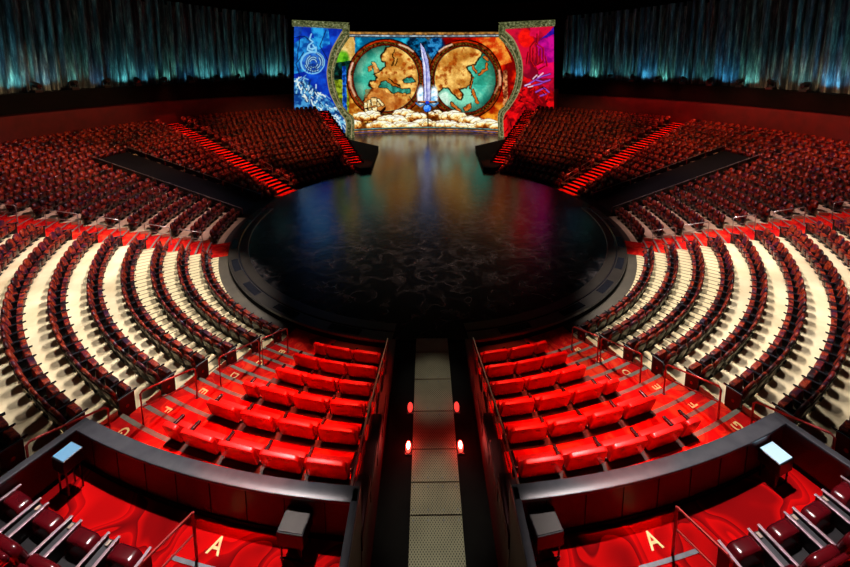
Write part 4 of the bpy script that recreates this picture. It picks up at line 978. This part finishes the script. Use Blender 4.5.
for s in (-1, 1):
    oP, iP = frame_paths(s)
    if s < 0:
        k = Canvas(293.5, 346, 25, 138, 3); k.warp(1.5, .3)
        k.two(np.ones(k.X.shape), (6, 34, 150), (16, 84, 216), 201, .1)
        k.two(k.poly([(293, 44), (306, 36), (318, 40), (322, 58), (312, 70), (293, 74)]), (8, 70, 150), (40, 150, 220), 202, .2)
        k.two(k.poly([(310, 26), (328, 28), (330, 44), (318, 50)]), (6, 80, 170), (40, 160, 226), 203, .2); k.two(k.poly([(293, 26), (304, 26), (300, 36), (293, 36)]), (8, 30, 110), (20, 70, 170), 204, .2)
        for pl in ([(293, 38), (304, 36), (312, 42)], [(300, 36), (297, 60)], [(304, 52), (296, 64), (300, 76)], [(326, 30), (320, 46), (328, 60)]): k.stroke(pl, 1.0, (6, 20, 70), .8)
        # round ornament with curls
        k.warp(.8, .5)
        k.over(k.ell(312.6, 62.6, 12.4, 11.6), (120, 190, 230)); k.two(k.ell(312.8, 63, 10.8, 10), (18, 72, 176), (50, 120, 206), 205, .3)
        arc_ = lambda cx, cy, r_, a0, a1, n_=10: [(cx+r_*math.cos(R(a0+(a1-a0)*i/n_)), cy-r_*math.sin(R(a0+(a1-a0)*i/n_))) for i in range(n_+1)]
        for rr_, a0, a1 in ((9.2, 200, 300), (7.2, 120, 250), (5.2, 60, 200), (3.4, 10, 160), (7.0, -70, 40), (9.0, -20, 70), (4.8, -120, -20)):
            q_ = arc_(312.8+rr_*.12, 63-rr_*.1, rr_, a0, a1); k.stroke(q_, 2.0, (8, 30, 96), .9); k.stroke(q_, 1.0, (160, 212, 238), .9)
        for j in range(5):
            q_ = [(306+j*2.6, 73-abs(j-2)*.8), (307.5+j*2.2, 68), (310.2+j*1.2, 64)]; k.stroke(q_, .9, (8, 26, 90), .85)
        for pl in ([(311.5, 34), (309.5, 39), (313, 42), (309, 45), (310, 49), (315, 48), (313, 45)], [(308, 46), (307.5, 50), (312, 52)], [(312, 50), (316, 47), (316, 51)]): k.stroke(pl, 1.5, (140, 204, 236), .95)
        # surf of icy crystals
        g = np.random.default_rng(5)
        k.two(k.poly([(293, 78), (306, 80), (324, 96), (336, 106), (347, 124), (347, 138), (293, 138)]), (10, 56, 130), (70, 150, 205), 206, .3)
        for j in range(120):
            t = g.random(); x, y = 296+t*46+g.normal()*4, 80+t*40+g.random()*14-4; a = g.normal()*.5+.9; L_ = 2+g.random()*6
            if x < 320 and g.random() < .4: a = -1.2+g.normal()*.4
            k.stroke([(x, y), (x+L_*math.cos(a), y+L_*math.sin(a))], .7+g.random()*1.0, [(210, 236, 240), (120, 190, 220), (10, 36, 80), (236, 244, 230)][g.integers(4)], .85)
        pn, lb, fl = 'blue', 'tall side screen with blue ice picture and round ornament, left of the map screen', 'left'
        poly = [(293.9, 25.4), (342, 28)]+smooth_path(oP)[0:]+[(293.9, 138)]
        x_out = 293.7; bar = [(292.3, 19.8), (348.6, 22.6), (348.6, 29.6), (292.3, 26.4)]
    else:
        k = Canvas(502, 554.5, 25, 138, 3); k.warp(2.2, .3)
        k.two(np.ones(k.X.shape), (120, 4, 30), (206, 10, 50), 301, .12)
        k.two(k.ell(526, 38, 8, 9, 2), (220, 10, 10), (250, 20, 12), 302, .3); k.two(k.poly([(538, 42), (555, 34), (555, 66), (545, 64), (536, 52)]), (140, 0, 110), (206, 10, 140), 303, .2)
        k.two(k.poly([(540, 40), (555, 26), (555, 34)]), (30, 10, 140), (70, 20, 160), 304, .3); k.two(k.poly([(530, 26), (540, 26), (538, 38), (530, 36)]), (200, 8, 60), (230, 10, 80), 305, .3)
        k.two(k.poly([(536, 64), (555, 62), (555, 78), (540, 78)]), (206, 6, 80), (240, 10, 90), 306, .2)
        k.two(k.poly([(500, 92), (520, 74), (555, 92), (555, 140), (500, 140)]), (110, 2, 8), (226, 8, 16), 307, .2)
        k.warp(.7, .5)
        for pl in ([(534, 42), (543, 48), (543, 62), (534, 66), (530, 60), (530, 47), (534, 42)], [(533, 48), (533, 62)], [(537, 47), (537, 63)], [(540, 49), (540, 61)], [(537, 34), (537, 42)], [(533, 66), (538, 70), (545, 66)], [(528, 52), (526, 64)], [(545, 56), (547, 66)]):
            k.stroke(pl, 1.2, (110, 0, 8), .95); k.stroke([(x+.9, y+.5) for x, y in pl], .6, (230, 20, 24), .8)
        g = np.random.default_rng(8)
        for pl in ([(525, 86), (532, 82), (540, 77), (550, 74)], [(532, 86), (540, 84), (548, 80)], [(536, 92), (544, 88), (549, 92)], [(536, 80), (543, 82), (550, 80)], [(540, 96), (546, 94)]): k.stroke(pl, 2.4, (70, 6, 30), .9); k.stroke(pl, 1.5, (150, 70, 190), .95)
        for pl in ([(525, 85.5), (530, 84)], [(533, 79), (537, 75)], [(538, 77), (543, 73)], [(528, 87), (533, 86)]): k.stroke(pl, 1.1, (236, 206, 226), .95)
        for j in range(70):
            x, y = 506+g.random()*46, 84+g.random()*46; a = g.random()*3.1; L_ = 1.5+g.random()*4
            k.stroke([(x, y), (x+L_*math.cos(a), y+L_*math.sin(a))], .8+g.random(), [(250, 16, 16), (60, 0, 8), (180, 4, 20), (20, 0, 4)][g.integers(4)], .8)
        lb, fl = 'tall side screen with red and magenta creature picture, right of the map screen', 'right'
        poly = [(502, 28), (553.8, 25.2), (553.8, 138)]+smooth_path(oP)[::-1]
        bar = [(498, 22.4), (554.8, 19.6), (554.8, 26.2), (498, 29.6)]
    k.warp(0, .3); keep = k.poly(poly)
    w_ = link('side_screen', k.mesh('side_screen', lambda x, y, s=s: on_wing(s, x, y), PIC, keep))
    tag(w_, lb, 'screen', 'side screens beside the map screen')
    # carved moulding around it
    Z = Vector((0, 0, 0))
    def ribbon(po, pi_, name, par=None, mt='mould', ex=0.0):
        mb = MB(); n_ = len(po); prof = [(0, .05), (.12, .42), (.35, .55), (.65, .55), (.88, .42), (1, .05)]
        V_ = []
        for (a, b_) in zip(po, pi_):
            A_, B_ = on_wing(s, *a), on_wing(s, *b_)
            for u, h in prof: V_.append(A_.lerp(B_, u)+Vector((s*-.22, -1, 0)).normalized()*((h*.2+.5 if ex and po[0] != oP[0] and mt == 'edgeglow' else h)+ex*.3))
        m_ = len(prof)
        fs = [(i*m_+j, i*m_+j+1, (i+1)*m_+j+1, (i+1)*m_+j) for i in range(n_-1) for j in range(m_-1)]
        fs += [tuple(range(m_)), tuple((n_-1)*m_+j for j in range(m_))]+[(i*m_, (i+1)*m_, (i+1)*m_+m_-1, i*m_+m_-1) for i in range(n_-1)]
        mb.add(V_, fs, mt); return mb.build(name, par or w_, smooth=True, angle=50)
    arch = ribbon(smooth_path(oP), smooth_path(iP), 'arched_moulding')
    mixp = lambda u: [(a[0]*(1-u)+b[0]*u, a[1]*(1-u)+b[1]*u) for a, b in zip(smooth_path(oP), smooth_path(iP))]
    for u0, u1 in ((-.02, .13), (.62, .74)): ribbon(mixp(u0), mixp(u1), 'edge_highlight', arch, 'edgeglow', .16)  # glowing strips laid on as painted highlights, not a separate trim
    a_, b_, c_, d_ = bar
    if s < 0: ribbon([d_, (342, 29.2)], [a_, (349.4, 22.6)], 'cornice'); ribbon([(342, 25), (342, 32)], [(349.6, 25), (349.6, 38)], 'corner_block')
    else: ribbon([(505.5, 29.2), c_], [(498, 22.4), b_], 'cornice'); ribbon([(505.5, 25), (505.5, 32)], [(498.6, 25), (498.6, 38)], 'corner_block')
    ribbon([(oP[-1][0]+s*(-0), 132.5), (oP[-1][0]+s*(-0), 137.5)], [(iP[-1][0], 132.5), (iP[-1][0], 137.5)], 'foot_block')
    mb = MB()
    xa, xb = (286.5, 293.2) if s < 0 else (554.6, 560.5)
    p_ = [on_wing(s, xa, 89), on_wing(s, xb, 89)]; zt_ = p_[0].z
    mb2 = MB(); sh = Vector((s*.12, .35, 0)); p_ = [q_+sh for q_ in p_]
    mb2.add([(*p_[0].xy, 3), (*p_[1].xy, 3), (*p_[1].xy, zt_), (*p_[0].xy, zt_), (p_[0].x, p_[0].y+.5, 3), (p_[1].x, p_[1].y+.5, 3), (p_[1].x, p_[1].y+.5, zt_), (p_[0].x, p_[0].y+.5, zt_)], [(0, 1, 2, 3), (4, 7, 6, 5), (0, 3, 7, 4), (1, 5, 6, 2), (3, 2, 6, 7)], 'pilaster')
    o = mb2.build('pilaster'); tag(o, 'short stone-coloured pilaster beside the %s side screen' % fl, 'pilaster', 'pilasters beside the side screens')
# ------------------------------------------------------------------ lights
def spot(name, loc, target, energy, color, cone, blend=.3, size=.15):
    ld = bpy.data.lights.new(name, 'SPOT'); ld.energy = energy; ld.color = color; ld.spot_size = R(cone); ld.spot_blend = blend; ld.shadow_soft_size = size
    o = bpy.data.objects.new(name, ld); col.objects.link(o); o.location = loc
    o.rotation_euler = (Vector(target)-Vector(loc)).to_track_quat('-Z', 'Y').to_euler(); return o
W = (1.0, .95, .94); RED = (1, .06, .032)
for s in (-1, 1):
    # white lamps on the beige block, one added overhead as shadow fill
    for (x, y, z, e) in ((7.0, -6.2, 19.0, 8300), (9.5, -2.5, 19.0, 6600), (4.5, -9.5, 18.8, 7000), (13.0, -10.0, 19.3, 6500)):
        spot('white_spot', (s*x, y, z), (s*13.8, -12.0, 1.8), e, W, 45, .3, .14)
    for (tx, ty) in ((10.2, -14.2), (15.0, -8.8), (14.2, -13.4)):  # narrow lamps added to make bright patches on the floor
        spot('white_spot', (s*8.0, -5.0, 19.0), (s*tx, ty, 1.6), 8500, W, 12, .5, .12)
    # red lamps on the sofas
    for (x, y, tx, ty, rr, e) in ((3.0, -15.5, 3.2, -14.2, 1.9, 12000), (3.4, -17.5, 3.6, -16.6, 2.2, 15000), (5.2, -17.5, 5.3, -16.8, 2.1, 15000), (3.1, -19.5, 3.3, -18.2, 1.9, 14000), (3.2, -5.5, 3.5, -15.4, 2.4, 9000), (4.2, -7.5, 4.4, -17.4, 2.5, 10000)):
        d = (Vector((s*x, y, 17.5))-Vector((s*tx, ty, 1))).length
        spot('red_spot', (s*x, y, 17.5), (s*tx, ty, 1.0), e, RED, 2*math.degrees(math.atan(rr/d)), .35, .15)
    spot('box_spot', (s*6.0, -16.5, 18), (s*4.9, -20.9, 2.3), 14500, (1, .86, .84), 28, .6, .15)
    spot('aisle_wash', (s*4, -4, 18.5), (s*6.9, -15.8, 1.5), 15000, (1, .9, .8), 16, .6, .15)
    spot('aisle_wash', (s*4.5, -7, 18.5), (s*5.6, -13.2, .4), 9000, (1, .85, .75), 9, .6, .15)
    # farther blocks
    spot('purple_wash', (s*10, 1, 19), (s*20.5, -4, 3), 12500, (1, .60, .70), 56, .7, .2)
    spot('far_red', (s*8, 2, 19), (s*20, 7.5, 2.5), 12000, (1, .20, .12), 30, .8, .3)
    spot('far_amber', (s*6, 6, 19), (s*16, 15.5, 3), 12500, (1, .52, .22), 42, .8, .3)
    spot('top_amber', (s*14, 3, 19), (s*26.5, 3, 4.8), 8000, (1, .5, .24), 54, .7, .3)
    for r_ in (15, 18.5, 22, 25.5, 28):
        p = pol(r_, TC, s, zfr(r_)); spot('stair_red', p+Vector((0, 0, 11)), p, 6500, (1, .15, .07), 22, .5, .1)
    for r_ in (15, 19, 23, 27):
        p = pol(r_, TD, s, zfr(r_)); spot('stair_red', p+Vector((0, 0, 11)), p, 6500, (1, .15, .08), 20, .5, .1)
    # wash on the dark red wall behind the last row
    for td in (80, 88, 96, 104, 112, 120, 128):
        p = pol(27.2, R(td), s, 8.4); spot('wall_red', p, pol(29.4, R(td), s, 5.6), 40 if s < 0 else 260, (1, .06, .04), 150, .9, .5)
    # uplights of the curtain
    for j in range(17):
        td = 82+j*3.8; p = pol(29.7, R(td), s, ledge_z(R(td))+.1)
        cc = [(.18, .74, .98), (.25, .92, .9), (.12, .58, 1), (.30, .95, .76)][(j*7+(s > 0)) % 4]
        spot('curtain_up', p, pol(30.4, R(td), s, 12.0), 85+55*((j*5) % 4), cc, 125, .9, .12)
spot('walk_spot', (0, -18, 18), (0.06, -18.0, 0), 8500, (1, .96, .78), 11, .8, .2)
spot('walk_spot', (0, -12, 18), (0.06, -14.5, 0), 4200, (1, .95, .78), 9, .8, .2)
spot('stage_wash', (0, -6, 19), (0, -1, 0), 5200, (1, .85, .8), 62, .8, .5)  # dim overhead wash added to bring out the stage veins
